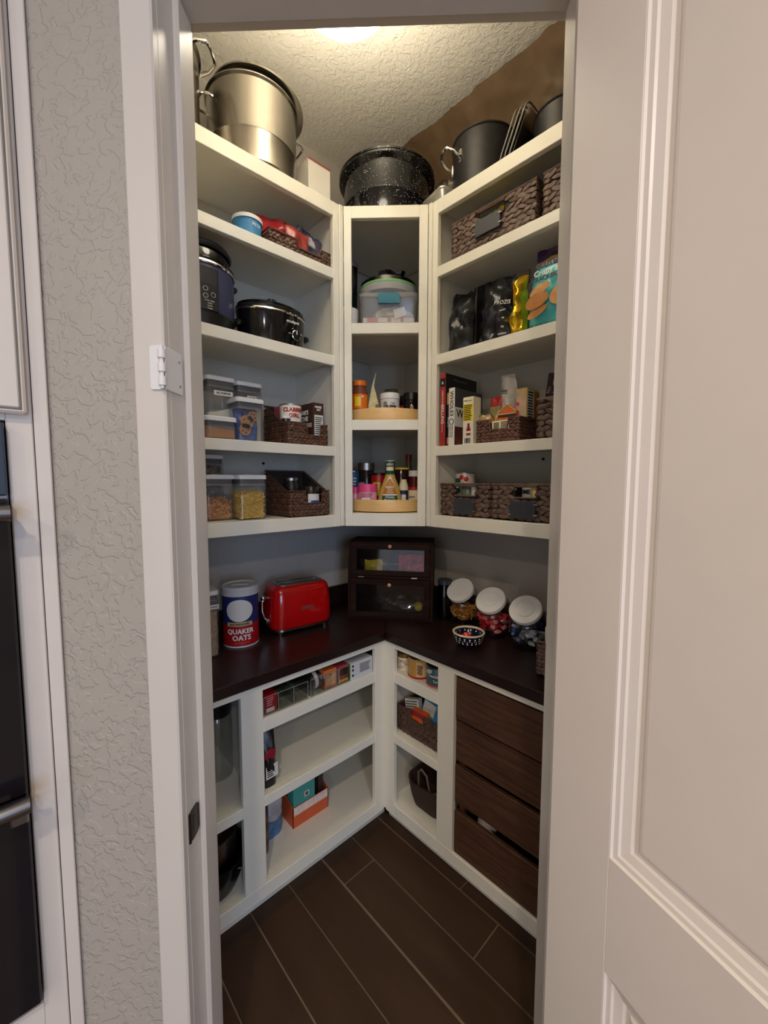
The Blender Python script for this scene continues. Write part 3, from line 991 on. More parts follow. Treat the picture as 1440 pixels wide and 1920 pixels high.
# ------------------------------------------------------------------ left wall, third shelf
Z2 = 2.0212
t = T('multi_cooker', 'tall navy electric cooker with button panel beside the doorway', 'cooker', 0.200, -1.098, Z2, LW)
RC = 0.118
G().lathe([(RC-0.012, 0), (RC-0.004, 0.006), (RC, 0.036), (RC, 0.045)], 56).build('base', BLK, t)
G().lathe([(RC, 0.045), (RC+0.001, 0.05), (RC+0.001, 0.185), (RC, 0.19)], 56).build('shell', NAVY, t)
G().lathe([(RC+0.004, 0.189), (RC+0.006, 0.193), (RC+0.004, 0.199), (RC-0.005, 0.20)], 56).build('steel_rim', CHROME, t)
lid = G().lathe([(RC+0.001, 0.200), (RC+0.003, 0.208), (RC-0.010, 0.216), (RC-0.014, 0.255), (RC-0.022, 0.268), (0.04, 0.280)], 56).build('lid', BLKG, t)
G().lathe([(RC-0.008, 0.248), (RC-0.004, 0.256), (RC-0.012, 0.270), (RC-0.020, 0.272)], 56).build('lid_rim', BLK, lid)
G().box(RC-0.006, RC+0.018, -0.022, 0.022, 0.170, 0.188, 0.005).build('side_handle', BLK, t)
def bent(g, R, x0, x1, z0, z1, th=0.003):
    g.arc(R, z0, z1, x0/R, x1/R, 14, th)
g = G()
bent(g, RC+0.002, -0.075, 0.026, 0.045, 0.176)
p = g.build('control_panel', mat('panel_black', (34, 34, 38), 0.3), t)
g = G()
bent(g, RC+0.0052, -0.07, 0.022, 0.122, 0.170, 0.0008)
g.build('display', mat('panel_display', (52, 52, 56), 0.25), p)
for (bx_, bz) in ((-0.016, 0.108), (-0.016, 0.086), (0.008, 0.093), (-0.045, 0.108), (-0.045, 0.086)):
    g = G()
    RR = RC+0.0062
    g.tube([(RR*sin((bx_+0.007*cos(a))/RR), -RR*cos((bx_+0.007*cos(a))/RR), bz+0.007*sin(a)) for a in [k*pi/8 for k in range(16)]], 0.0006, 4, wrap=True)
    g.build('button', INKW, p)
for k, s_ in enumerate(('SLOW COOK', 'STEAM', 'SAUTE', 'WARM')):
    text(s_, 0.005, INKW, p, -0.004, 0.072-k*0.008, 0, R=RC+0.0058)
t = T('slow_cooker', 'black oval slow cooker with dial on the third left shelf', 'slow cooker', 0.205, -0.824, Z2, LW)
t.scale = (0.93, 0.93, 1)
SX, SY = 1.0, 0.72
def oval(pr, n=56):
    return G().lathe(pr, n, 0, 0, SX, SY)
oval([(0.118, 0.006), (0.135, 0.012), (0.142, 0.05), (0.143, 0.118), (0.140, 0.12)]).build('body', BLKG, t)
oval([(0.146, 0.117), (0.149, 0.120), (0.147, 0.125), (0.140, 0.126)]).build('steel_rim', CHROME, t)
l = oval([(0.146, 0.126), (0.147, 0.134), (0.138, 0.142), (0.134, 0.142)]).build('crock_rim', BLK, t)
l = oval([(0.136, 0.140), (0.140, 0.148), (0.120, 0.156), (0.06, 0.168), (0.0, 0.172)]).build('lid', BLKG, t)
G().lathe([(0.010, 0.168), (0.022, 0.176), (0.024, 0.186), (0.018, 0.190)], 20).build('lid_knob', BLK, l)
for sx in (-1, 1):
    G().box(sx*0.138, sx*0.166, -0.032, 0.032, 0.060, 0.082, 0.008).build('side_handle', BLK, t)
    G().box(sx*0.07-0.012, sx*0.07+0.012, -0.075, -0.05, 0, 0.012, 0.003).build('foot', BLK, t)
fy = lambda x: -SY*0.143*(1-min(0.99, (x/0.143)**2))**0.5
d_ = G()
d_.tube([(0.052, fy(0.052)-0.001, 0.046), (0.052, fy(0.052)-0.016, 0.046)], 0.0165, 28)
d_ = d_.build('dial', BLK, t)
G().tube([(0.052+0.0175*cos(a), fy(0.052)-0.012, 0.046+0.0175*sin(a)) for a in [k*pi/14 for k in range(28)]], 0.0017, 6, wrap=True).build('dial_ring', CHROME, d_)
G().box(0.0505, 0.0535, fy(0.052)-0.0175, fy(0.052)-0.016, 0.048, 0.060).build('dial_mark', INKW, d_, smooth=0)
text('crockpot', 0.0155, INKW, t, 0.040, 0.094, fy(0.052)-0.006, bold=0.0002)
for s_, a in (('OFF', 120), ('LOW', 170), ('HIGH', 20)):
    text(s_, 0.0045, INKW, t, 0.052+0.027*cos(radians(a)), 0.046+0.027*sin(radians(a)), fy(0.03)-0.0005)

# ------------------------------------------------------------------ left wall, fourth shelf
Z3 = 1.6602
grp = 'square canisters with white lids'
canister('tall clear canister marked ALL PURPOSE with white lid', 0.195, -1.041, Z3, LW, 0.102, 0.102, 0.222, grp, 'ALL PURPOSE')
fill_block('flour', 'white flour in the canister marked ALL PURPOSE', 0.195, -1.041, Z3+0.001, LW, 0.094, 0.094, 0.105, FLOUR, 'flour', 0.012, 3, 0.03)
canister('clear canister marked SUGAR with white lid on the fourth shelf', 0.165, -0.922, Z3, LW, 0.102, 0.102, 0.226, grp, 'SUGAR')
fill_block('sugar', 'white sugar in the canister marked SUGAR', 0.165, -0.922, Z3+0.001, LW, 0.094, 0.094, 0.13, FLOUR, 'sugar', 0.006, 8)
canister('clear canister holding a bag of cookies in front of the sugar', 0.262, -0.964, Z3, LW, 0.102, 0.096, 0.149, grp)
t = T('cookie_bag', 'bag of chocolate chip cookies folded inside a clear canister', 'cookie bag', 0.262, -0.964, Z3+0.005, LW)
g = G()
pouch(g, 0.085, 0.105, 0.06, 5, 0.012, foot=0.9)
g.build('wrapper', [col('cookie_blue', (70, 92, 150), 0.3, var=0.5, scale=20)], t, recalc=False)
for k, (cx, cz, r) in enumerate(((-0.012, 0.062, 0.024), (-0.02, 0.035, 0.021), (0.008, 0.082, 0.018))):
    g = G()
    g.tube([(cx, -0.034, cz), (cx, -0.040, cz)], r, 16)
    c_ = g.build('cookie', col('cookie', (178, 128, 84), 0.8, var=0.2, bump=0.5), t)
    for q in range(5):
        a = q*1.3+k
        G().box(cx+r*0.55*cos(a)-0.003, cx+r*0.55*cos(a)+0.003, -0.042, -0.039, cz+r*0.55*sin(a)-0.0025, cz+r*0.55*sin(a)+0.0025, 0.001).build('chip', BROWN, c_)
canister('short clear canister of brown sugar at the front of the fourth shelf', 0.262, -1.068, Z3, LW, 0.104, 0.096, 0.075, grp)
fill_block('brown_sugar', 'light brown sugar in the short clear canister', 0.262, -1.068, Z3+0.001, LW, 0.096, 0.088, 0.034, col('brown_sugar', (168, 118, 78), 0.9), 'sugar', 0.003, 5)
canister('canister of cream coloured meal cut off by the doorway', 0.250, -1.178, Z3, LW, 0.102, 0.102, 0.168, grp, 'OAT')
fill_block('oat_flour', 'cream meal in the canister cut off by the doorway', 0.250, -1.178, Z3+0.001, LW, 0.094, 0.094, 0.085, CREAM, 'flour', 0.004, 7)
canister('tall clear canister at the back behind the cream meal', 0.115, -1.16, Z3, LW, 0.10, 0.10, 0.222, grp)
basket('woven_basket', 'sloped woven basket with baking tins on the fourth left shelf', 0.303, -0.725, Z3, LW, 0.186, 0.19, 0.084, 0.165, 'woven baskets', 0.0115, 0.02, WEAVE2, notch=(-0.010, 0.062, 0.040), flat=0.2, seed=6)
tt = tin('baking_powder_can', 'white can with red lettering in the sloped baking basket', 'can', 0.232, -0.762, Z3+0.0062, 74, 0.042, 0.150, col('can_white', (226, 220, 208), 0.35))
text('CLABBER', 0.021, RED, tt, 0.002, 0.130, 0, R=0.042, bold=0.0008)
text('GIRL', 0.021, RED, tt, 0.004, 0.108, 0, R=0.042, bold=0.0008)
t = carton('cocoa_carton', 'tall dark brown carton with nutrition panel in the baking basket', 'carton', 0.290, -0.669, Z3+0.0065, LW, 0.050, 0.13, 0.166, BROWN)
patch(t, 'nutrition_panel', -0.020, 0.021, 0.022, 0.118, PAPW)
lines(t, -0.017, 0.018, 0.024, 0.112, 11, INK, -0.0005, nm='nutrition_print')
text('MAKE', 0.012, INKW, t, -0.002, 0.149, -0.0006, bold=0.0004)
text('EAT', 0.010, INKW, t, 0.0, 0.138, -0.0006, bold=0.0004)
text("MAR'S", 0.024, INKW, t, -0.068, 0.130, -0.025, side='left', bold=0.0006)
text('THE', 0.026, INKW, t, -0.062, 0.105, -0.025, side='left', bold=0.0006)
lines(t, 0.012, 0.085, 0.070, 0.088, 3, INKW, -0.025, 'left')
carton('pink_carton', 'small red and pink carton at the back of the baking basket', 'carton', 0.165, -0.745, Z3+0.0065, LW, 0.06, 0.05, 0.158, col('pinkred', (182, 92, 96)))
t = tin('spice_jar', 'dark jar with fine print in the baking basket', 'jar', 0.262, -0.795-0.006, Z3+0.0062, LW, 0.017, 0.105, col('jar_dark', (40, 32, 40), 0.2), WHT, None, 0.012)
lines(t, -0.010, 0.010, 0.05, 0.085, 6, INKW, -0.0172)

# ------------------------------------------------------------------ left wall, fifth shelf
Z4 = 1.3802
canister('clear canister of orange curly pasta at the front of the lowest left shelf', 0.200, -1.057, Z4, LW, 0.104, 0.104, 0.162, grp)
ORP = [col('pasta_a', (206, 136, 62), 0.6), col('pasta_b', (186, 106, 44), 0.6), col('pasta_c', (222, 170, 100), 0.6)]
bits('curly_pasta', 'orange curly pasta heaped in a clear canister', 0.200, -1.057, Z4+0.002, LW, 0.096, 0.096, 0.066, 260, ORP, 0.019, 0.0027, 'pasta', 3, core=True)
canister('clear canister of yellow elbow macaroni beside the woven basket', 0.238, -0.952, Z4, LW, 0.106, 0.104, 0.162, grp)
ELB = [col('elbow_a', (222, 178, 60), 0.6), col('elbow_b', (204, 156, 44), 0.6), col('elbow_c', (236, 200, 92), 0.6)]
bits('elbow_macaroni', 'yellow elbow macaroni filling half a clear canister', 0.238, -0.952, Z4+0.002, LW, 0.098, 0.096, 0.092, 620, ELB, 0.0125, 0.0021, 'pasta', 5, core=True)
canister('tall clear canister of mixed nuts behind the curly pasta', 0.088, -1.048, Z4, LW, 0.106, 0.10, 0.238, grp)
NUT = [col('nut_a', (120, 98, 78), 0.7), col('nut_b', (160, 138, 112), 0.7), col('nut_c', (84, 62, 48), 0.7)]
bits('mixed_nuts', 'brown mixed nuts in the tall canister at the back', 0.088, -1.048, Z4+0.002, LW, 0.098, 0.092, 0.19, 240, NUT, 0.017, 0.0055, 'nuts', 9, bend=1.2, core=True)
basket('woven_basket', 'sloped woven basket holding jars on the lowest left shelf', 0.306, -0.723, Z4, LW, 0.188, 0.198, 0.100, 0.182, 'woven baskets', 0.0115, 0.02, WEAVE2, notch=(-0.022, 0.062, 0.052), flat=0.12, seed=8)
t = tin('spice_jar', 'small glass jar of dried herbs at the back of the sloped basket', 'jar', 0.185, -0.738, Z4+0.0062, LW, 0.034, 0.148, GLASS, ALU, None, 0.012, shoulder=(0.026, 0.02))
g = G().lathe([(0.030, 0.003), (0.030, 0.09), (0.01, 0.094)], 20)
g.build('dried_herbs', col('herbs', (104, 100, 70), 0.9, var=0.4, scale=60), t)
t = tin('spice_jar', 'clear jar with a blue and white label in the basket notch', 'jar', 0.258, -0.690, Z4+0.0062, LW, 0.034, 0.112, GLASS, None, None, rim=False)
tlabel(t, 0.0342, 0.038, 0.082, PAPW, -0.9, 0.9)
tlabel(t, 0.0346, 0.044, 0.056, col('label_blue', (40, 74, 150)), -0.55, 0.6, 'label_stripe')
tin('spice_jar', 'small lidded jar lying behind the left side of the sloped basket', 'jar', 0.235, -0.775, Z4+0.0062, LW, 0.022, 0.085, GLASS, GREY, None, 0.014)
# ------------------------------------------------------------------ top of the corner and right cabinets
def cpos(lat, D):
    return ((D+lat)/R2, (lat-D)/R2)
t = T('canning_pot', 'large black speckled enamel canning pot on top of the corner cabinet', 'pot', 0.312, -0.312, ZT, CW)
G().lathe([(0.165, 0), (0.178, 0.006), (0.184, 0.075), (0.188, 0.080), (0.188, 0.084), (0.186, 0.088), (0.188, 0.185), (0.200, 0.192), (0.208, 0.196), (0.2085, 0.203), (0.203, 0.206), (0.186, 0.205), (0.180, 0.10)], 72).build('body', SPECK, t)
G().lathe([(0.187, 0.206), (0.208, 0.2065), (0.209, 0.213), (0.20, 0.216), (0.12, 0.232), (0.0, 0.24)], 72).build('lid', SPECK, t)
t = T('foil_tray', 'small foil food tray wrapped in clear film beside the black pot', 'tray', 0.574, -0.245, ZT, -12)
g = G()
rbox(g, 0.135, 0.12, 0.02, [(0, 0.012), (0.045, 0.002), (0.047, -0.004), (0.051, -0.004), (0.052, 0.0), (0.050, 0.004), (0.01, 0.014)])
g.build('tray', mat('foil', (214, 212, 204), 0.3, 0.7, bump=0.3, bscale=40), t)
g = G()
crumple(g, 0.03, 0.0, 0.065, 0.05, 0.05, 0.03, 3.3, 0.6, 9)
g.build('film', PLAST, t)
t = T('stock_pot_dark', 'dark grey anodised pot with chrome loop handle on the right shelf', 'pot', 0.730, -0.194, ZT, 0)
G().lathe([(0.106, 0), (0.114, 0.005), (0.117, 0.03), (0.117, 0.188), (0.1205, 0.192), (0.1205, 0.196), (0.114, 0.197), (0.111, 0.15)], 64).build('body', ANOD, t)
g = G()
loop_handle(g, radians(238), 0.085, 0.048, 0.118, 0.117, 0.0052, drop=0.03)
h_ = g.build('handle', CHROME, t)
for s_ in (-1, 1):
    a = radians(238)+s_*0.36
    g = G()
    g.M = Matrix.Translation((0.1175*cos(a), 0.1175*sin(a), 0.118)) @ Matrix.Rotation(a, 4, 'Z')
    g.prism(rrect(0.016, 0.045, 0.007, 4), -0.001, 0.003, 'yz')
    p = g.build('rivet_plate', CHROME, h_)
    g = G()
    g.M = Matrix.Translation((0.1205*cos(a), 0.1205*sin(a), 0.118)) @ Matrix.Rotation(a, 4, 'Z')
    for zz in (-0.012, 0.012):
        g.tube([(0, 0, zz), (0.002, 0, zz)], 0.0028, 10)
    g.build('rivets', ALU, h_)
g = G()
loop_handle(g, radians(58), 0.085, 0.048, 0.118, 0.117, 0.0052, drop=0.03)
g.build('handle', CHROME, t)
for k, (lb, dx) in enumerate((('leftmost steel baking sheet leaning on the top right shelf', 0.0), ('middle steel baking sheet leaning on the top right shelf', 0.018), ('rightmost steel baking sheet leaning on the top right shelf', 0.036))):
    t = T('baking_sheet', lb, 'baking sheet', 0.872+dx, -0.192, ZT+0.002, 0, 'baking sheets on the top right shelf', 0, 24)
    g = G().prism(rrect(0.22, 0.150, 0.02, 4, 0, 0.075), 0, 0.0015, 'yz')
    g.build('pan', STEEL, t)
    G().tube([(-0.006, a, b) for a, b in rrect(0.232, 0.162, 0.024, 4, 0, 0.081)], 0.0028, 6, wrap=True).build('rolled_rim', ALU, t)
t = T('saucepan', 'dark nonstick pan on its side at the right end of the top shelf', 'pan', 1.055, -0.215, ZT, 0)
G().lathe([(0.085, 0), (0.092, 0.005), (0.098, 0.085), (0.101, 0.088), (0.099, 0.091), (0.094, 0.088)], 40).build('body', ANOD, t)
l = G().lathe([(0.100, 0.091), (0.098, 0.096), (0.05, 0.114), (0.012, 0.118)], 40).build('lid', mat('pan_lid', (30, 30, 32), 0.15), t)
G().lathe([(0.006, 0.116), (0.008, 0.124), (0.018, 0.132), (0.017, 0.140), (0.010, 0.143)], 20).build('knob', CHROME, l)
t = T('steel_bowl', 'shiny steel bowl behind the dark pan at the top right', 'bowl', 1.275, -0.155, ZT, 0)
G().lathe([(0.05, 0), (0.08, 0.03), (0.105, 0.10), (0.110, 0.105), (0.106, 0.106), (0.078, 0.034), (0.04, 0.006)], 40).build('body', STEEL, t)
# brown paper parcel wedged under the ceiling
t = T('paper_parcel', 'long crinkled brown paper parcel wedged under the ceiling at the right', 'parcel', 0.24, -0.004, 2.612, 0)
def parcel(u, v, side):
    x = u*1.12
    k = 0.009*noise3(x*9, v*6, 2.0)+0.008*noise3(x*26, v*18, 5+side)+0.004*noise3(x*60, v*40, 9)
    y = -0.026-0.20*v**3+k
    z = 0.402*v+0.006*noise3(x*7, 0, 3)*v-0.012*sin(u*pi)*v
    if side:
        y += 0.018*sin(min(1, v*1.02)*pi)**0.6+0.004
        z += 0.004
    return (x, y, z)
g = G()
N, MV = 110, 34
vs = [parcel(i/N, j/MV, s_) for s_ in (0, 1) for j in range(MV+1) for i in range(N+1)]
fs = []
o2 = (N+1)*(MV+1)
for s_ in (0, 1):
    for j in range(MV):
        for i in range(N):
            a = s_*o2+j*(N+1)+i
            fs.append((a, a+1, a+N+2, a+N+1))
for i in range(N):
    fs.append((i, i+1, o2+i+1, o2+i))
    a = MV*(N+1)+i
    fs.append((a, a+1, o2+a+1, o2+a))
for j in range(MV):
    a = j*(N+1)
    fs.append((a, a+N+1, o2+a+N+1, o2+a))
    a = j*(N+1)+N
    fs.append((a, a+N+1, o2+a+N+1, o2+a))
g.add(vs, fs)
g.build('paper', KRAFT, t, smooth=50)
g = G()
rnd = random.Random(5)
for q, (x0, n, v0) in enumerate(((0.40, 6, 0.10), (0.80, 9, 0.34), (0.86, 7, 0.22))):
    for k in range(n):
        u = (x0+k*0.019+0.01*q)/1.12
        a = parcel(u, v0, 0)
        b = parcel(u+0.010, v0, 0)
        c = parcel(u+0.010, v0+0.075*rnd.uniform(0.7, 1), 0)
        d_ = parcel(u, v0+0.075, 0)
        g.add([(p[0], p[1]-0.0025, p[2]) for p in (a, b, c, d_)], [(0, 1, 2, 3)])
g.build('stamped_print', col('stamp', (70, 52, 36), 0.7), t, recalc=False)

# ------------------------------------------------------------------ corner cabinet contents
ZC1 = 2.1582
x, y = cpos(0.011, 0.485)
t = T('storage_bin', 'clear plastic bin with teal latch in the corner cabinet', 'storage bin', x, y, ZC1, CW)
g = G()
rbox(g, 0.245, 0.20, 0.022, [(0, 0.012), (0.004, 0.008), (0.118, 0.0), (0.122, -0.003), (0.126, -0.003)])
g.build('tub', FROST, t)
g = G()
rbox(g, 0.254, 0.208, 0.024, [(0.126, 0.0), (0.138, 0.0), (0.143, 0.006)])
g.build('lid', FROST, t)
G().prism([(-0.044, 0.130), (-0.048, 0.116), (-0.044, 0.114), (-0.044, 0.094), (0.046, 0.094), (0.046, 0.114), (0.050, 0.116), (0.046, 0.130), (0.036, 0.135), (-0.034, 0.135)], -0.112, -0.104, 'xz').build('latch', TEAL, t)
g = G()
rbox(g, 0.215, 0.005, 0.002, [(0.026, 0), (0.044, 0)], 0, -0.085)
p = g.build('box_edge_inside', PAPW, t)
for a, b in ((-0.09, -0.045), (-0.005, 0.012), (0.05, 0.062)):
    G().box(a, b, -0.0885, -0.0875, 0.027, 0.043).build('red_print', col('faded_red', (196, 96, 96)), p, smooth=0)
g = G()
crumple(g, 0.02, -0.025, 0.068, 0.085, 0.055, 0.038, 7.7, 0.25)
g.build('white_bundle', col('bundle', (216, 206, 190), 0.8), t)
g = G().box(0.035, 0.085, -0.0935, -0.0925, 0.032, 0.068)
g.build('paper_slip', PAPW, t).rotation_euler = (0, radians(-14), 0)
x, y = cpos(0.008, 0.47)
t = T('cake_carrier', 'round lidded platter with green band resting on the clear bin', 'platter', x, y, ZC1+0.1435, CW)
G().lathe([(0.116, 0), (0.128, 0.010), (0.131, 0.034), (0.1285, 0.038)], 48).build('tray', clear('milky_tray', (0.9, 0.9, 0.9), 0.2, 1.5, 0.45), t)
G().lathe([(0.1285, 0.0385), (0.1295, 0.039), (0.1295, 0.047), (0.1285, 0.048)], 48).build('green_band', col('band_green', (110, 170, 104)), t)
G().lathe([(0.1275, 0.048), (0.124, 0.064), (0.108, 0.074), (0.05, 0.080)], 48).build('dome', SMOKE, t)
g = G()
crumple(g, 0.015, -0.01, 0.092, 0.075, 0.06, 0.030, 12.1, 0.7)
g.build('black_film', mat('black_film', (28, 26, 26), 0.25), t)
x, y = cpos(-0.166, 0.44)
t = T('blender_jar', 'dark tall blender jar at the left of the corner cabinet', 'jar', x, y, ZC1, CW)
G().lathe([(0.030, 0.10), (0.033, 0.14), (0.036, 0.30), (0.037, 0.305)], 32).build('jar', SMOKE, t)
G().lathe([(0.038, 0.305), (0.038, 0.322), (0.03, 0.33)], 32).build('lid', GREY, t)
G().lathe([(0.036, 0), (0.036, 0.02), (0.032, 0.09), (0.031, 0.10)], 32).build('base', WHT, t)
x, y = cpos(-0.172, 0.525)
t = T('white_mug', 'white ceramic cup at the left front of the corner cabinet', 'cup', x, y, ZC1, CW-90)
G().lathe([(0.030, 0), (0.042, 0.01), (0.052, 0.06), (0.053, 0.09), (0.050, 0.09), (0.046, 0.05), (0.03, 0.01)], 32).build('cup', WHT, t)
g = G()
g.tube([(0.050*cos(0)+0.0, 0, 0.075), (0.068, 0, 0.072), (0.074, 0, 0.050), (0.066, 0, 0.028), (0.047, 0, 0.022)], 0.004, 8)
g.build('handle', WHT, t)
def susan(label, z):
    x, y = cpos(0, 0.405)
    t = T('turntable', label, 'turntable', x, y, z, CW)
    G().lathe([(0.12, 0), (0.12, 0.006), (0.1, 0.006)], 40).build('bearing', ALU, t)
    G().lathe([(0.190, 0.006), (0.196, 0.008), (0.196, 0.014), (0.0, 0.014)], 72, cap=False).build('tray_floor', MAPLE, t)
    G().lathe([(0.200, 0.004), (0.201, 0.006), (0.201, 0.053), (0.200, 0.055), (0.1955, 0.055), (0.195, 0.053), (0.195, 0.008)], 96).build('rim', MAPLE, t)
    return t
susan('maple turntable holding vitamins in the middle of the corner cabinet', 1.7722)
susan('maple turntable holding sauces at the bottom of the corner cabinet', 1.3852)
ZS = 1.7722+0.0145
x, y = cpos(-0.118, 0.498)
t = tin('vitamin_bottle', 'orange gummy vitamin bottle at the left of the turntable', 'bottle', x, y, ZS, CW, 0.036, 0.172, mat('amber_plastic', (120, 70, 50), 0.15), ORG, None, 0.022, shoulder=(0.028, 0.03))
tlabel(t, 0.0363, 0.015, 0.112, ORG, -1.7, 1.7)
G().arc(0.0369, 0.06, 0.10, -0.5, 0.2, 8, 0.0004).build('yellow_print', YEL, t)
text('GUMMIES', 0.010, RED, t, -0.004, 0.046, 0, R=0.0369, bold=0.0003)
text('M', 0.012, INKW, t, 0.016, 0.100, 0, R=0.037, bold=0.0004)
x, y = cpos(-0.050, 0.505)
t = T('paper_packet', 'tall folded pale paper packet on the vitamin turntable', 'packet', x, y, ZS, CW)
g = G()
vs = [(-0.034, -0.012, 0), (0.030, -0.016, 0), (0.030, 0.016, 0), (-0.034, 0.018, 0), (-0.026, -0.008, 0.075), (0.016, -0.010, 0.075), (0.016, 0.012, 0.075), (-0.026, 0.012, 0.075), (-0.014, 0.0, 0.15), (-0.004, -0.002, 0.15), (-0.004, 0.006, 0.15), (-0.014, 0.008, 0.15), (0.004, 0.0, 0.208), (0.006, 0.002, 0.21), (0.006, 0.004, 0.21), (0.004, 0.006, 0.208)]
fs = [(0, 1, 2, 3)]
for b in (0, 4, 8):
    fs += [(b+i, b+(i+1) % 4, b+4+(i+1) % 4, b+4+i) for i in range(4)]
fs.append((12, 13, 14, 15))
g.add(vs, fs)
g.build('folded_paper', col('pale_paper', (206, 198, 148), 0.6, var=0.2, scale=40), t, smooth=20)
G().add([(0.000, -0.0155, 0.03), (0.028, -0.0165, 0.02), (0.016, -0.0115, 0.07), (0.004, -0.0120, 0.07)], [(0, 1, 2, 3)]).build('grey_print', GREY, t, recalc=False)
x, y = cpos(0.017, 0.515)
t = tin('supplement_tub', 'white tub of supplement powder in the middle of the turntable', 'tub', x, y, ZS, CW, 0.042, 0.113, col('tub_white', (206, 204, 204)), WHT, None, 0.024)
text('SUPER', 0.017, INK, t, 0.006, 0.052, 0, R=0.0421, bold=0.0008)
text('Vital', 0.010, INK, t, 0.012, 0.068, 0, R=0.0421, shear=0.2)
lines(t, -0.028, -0.012, 0.05, 0.075, 4, INK, -0.0405)
x, y = cpos(0.020, 0.42)
t = T('green_packet', 'dark green pointed packet behind the white tub', 'packet', x, y, ZS, CW)
g = G()
pouch(g, 0.085, 0.155, 0.03, 9, 0.006, taper=0.3)
g.build('foil', col('green_packet', (62, 66, 44), 0.4), t, recalc=False)
x, y = cpos(0.112, 0.500)
t = tin('black_jar', 'black jar with a round mark at the right of the turntable', 'jar', x, y, ZS, CW, 0.036, 0.118, BLKG, BLK, None, 0.03)
G().arc(0.0364, 0.045, 0.06, -0.2, 0.2, 8, 0.0004).build('round_mark', col('mark_tan', (170, 110, 80)), t)
x, y = cpos(0.086, 0.425)
t = tin('black_jar', 'black jar with a red label behind the other black jar', 'jar', x, y, ZS, CW, 0.038, 0.118, BLKG, BLK, None, 0.03)
tlabel(t, 0.0383, 0.02, 0.075, RED)
ZS = 1.3852+0.0145
x, y = cpos(0.018, 0.540)
t = T('dressing_bottle', 'tall honey mustard dressing bottle with green cap on the turntable', 'bottle', x, y, ZS, CW)
MUST = mat('mustard', (196, 160, 84), 0.2, var=0.05)
G().lathe([(0.046, 0), (0.051, 0.006), (0.052, 0.04), (0.047, 0.07), (0.036, 0.105), (0.024, 0.135), (0.0205, 0.15), (0.0205, 0.158)], 40, 0, 0, 1, 0.72).build('body', MUST, t)
c_ = G().lathe([(0.0215, 0.152), (0.0225, 0.154), (0.022, 0.206), (0.0215, 0.207)], 32).build('neck_wrap', GRN, t)
G().lathe([(0.0215, 0.207), (0.021, 0.2095), (0.0, 0.2095)], 32, cap=False).build('cap_top', WHT, c_)
text("KEN'S", 0.013, CREAM, c_, 0, 0.192, 0, R=0.0226, bold=0.0003)
G().arc(0.0228, 0.166, 0.182, -0.75, 0.75, 10, 0.0003).build('cap_oval', CREAM, c_)
def front_y(z, x):
    pr = [(0.052, 0.0), (0.052, 0.04), (0.047, 0.07), (0.036, 0.105), (0.024, 0.135), (0.0205, 0.15)]
    r = 0.02
    for (ra, za), (rb, zb) in zip(pr, pr[1:]):
        if za <= zb and za <= z <= zb:
            pass
    for i in range(len(pr)-1):
        if pr[i][1] <= z <= pr[i+1][1]:
            k = (z-pr[i][1])/max(1e-6, pr[i+1][1]-pr[i][1])
            r = pr[i][0]*(1-k)+pr[i+1][0]*k
    return -0.72*max(0.0, r*r-x*x)**0.5
def curved(poly_fn, n, m2, eps):
    g = G()
    vs = []
    fs = []
    rows = 12
    for j in range(rows+1):
        z, w = poly_fn(j/rows)
        for i in range(9):
            x = -w+2*w*i/8
            vs.append((x, front_y(z, x)-eps, z))
    for j in range(rows):
        for i in range(8):
            fs.append((j*9+i, j*9+i+1, (j+1)*9+i+1, (j+1)*9+i))
    return g.add(vs, fs)
curved(lambda v: (0.012+v*0.126, 0.040*(1-v)**0.75+0.003), 0, None, 0.0010).build('label_border', INKW, t, recalc=False)
curved(lambda v: (0.064+v*0.068, 0.030*(1-v)**0.75+0.002), 0, None, 0.0016).build('label_amber', col('amber_label', (176, 112, 30)), t, recalc=False)
curved(lambda v: (0.013+v*0.046, 0.039-0.007*v), 0, None, 0.0016).build('label_green', GRN, t, recalc=False)
def flat_text(s, size, m, z, tilt_deg=0, **k):
    y0 = front_y(z, 0.012)-0.0032
    return text(s, size, m, t, 0, z, y0, **k)
flat_text("KEN'S", 0.014, INKW, 0.094, bold=0.0003)
flat_text('Steak', 0.010, INKW, 0.083, shear=0.3)
flat_text('House', 0.010, INKW, 0.073, shear=0.3)
flat_text('Honey', 0.015, INKW, 0.052)
flat_text('Mustard', 0.015, INKW, 0.039)
x, y = cpos(-0.082, 0.527)
t = tin('pink_jar', 'pale pink jar with a bright pink lid in front on the turntable', 'jar', x, y, ZS, CW, 0.042, 0.108, PINKL, PINK, None, 0.034, 'pink lidded jars')
lines(t, -0.03, 0.03, 0.045, 0.07, 5, col('pink_print', (170, 60, 100)), -0.0415)
patch(t, 'white_label', -0.022, 0.016, 0.030, 0.048, PAPW, y=-0.0425)
x, y = cpos(-0.142, 0.485)
tin('pink_jar', 'second pink jar half hidden at the left edge of the turntable', 'jar', x, y, ZS, CW, 0.024, 0.095, PINKL, PINK, None, 0.03, 'pink lidded jars')
x, y = cpos(-0.098, 0.390)
t = tin('spice_jar', 'dark glass jar with a steel lid behind the pink jar', 'jar', x, y, ZS, CW, 0.042, 0.206, mat('dark_glass', (34, 30, 28), 0.08), ALU, None, 0.034, shoulder=(0.038, 0.03))
tlabel(t, 0.0423, 0.06, 0.115, col('mauve', (170, 150, 160)), -1.2, -0.1)
x, y = cpos(-0.156, 0.425)
t = tin('blue_can', 'teal blue can at the left back of the sauce turntable', 'can', x, y, ZS, CW, 0.027, 0.165, BLUE)
lines(t, 0.002, 0.018, 0.07, 0.14, 5, INKW, -0.0262)
x, y = cpos(-0.036, 0.447)
t = tin('cocoa_tin', 'red tin with a yellow oval behind the dressing bottle', 'tin', x, y, ZS, CW, 0.036, 0.158, RED, BLK, None, 0.010)
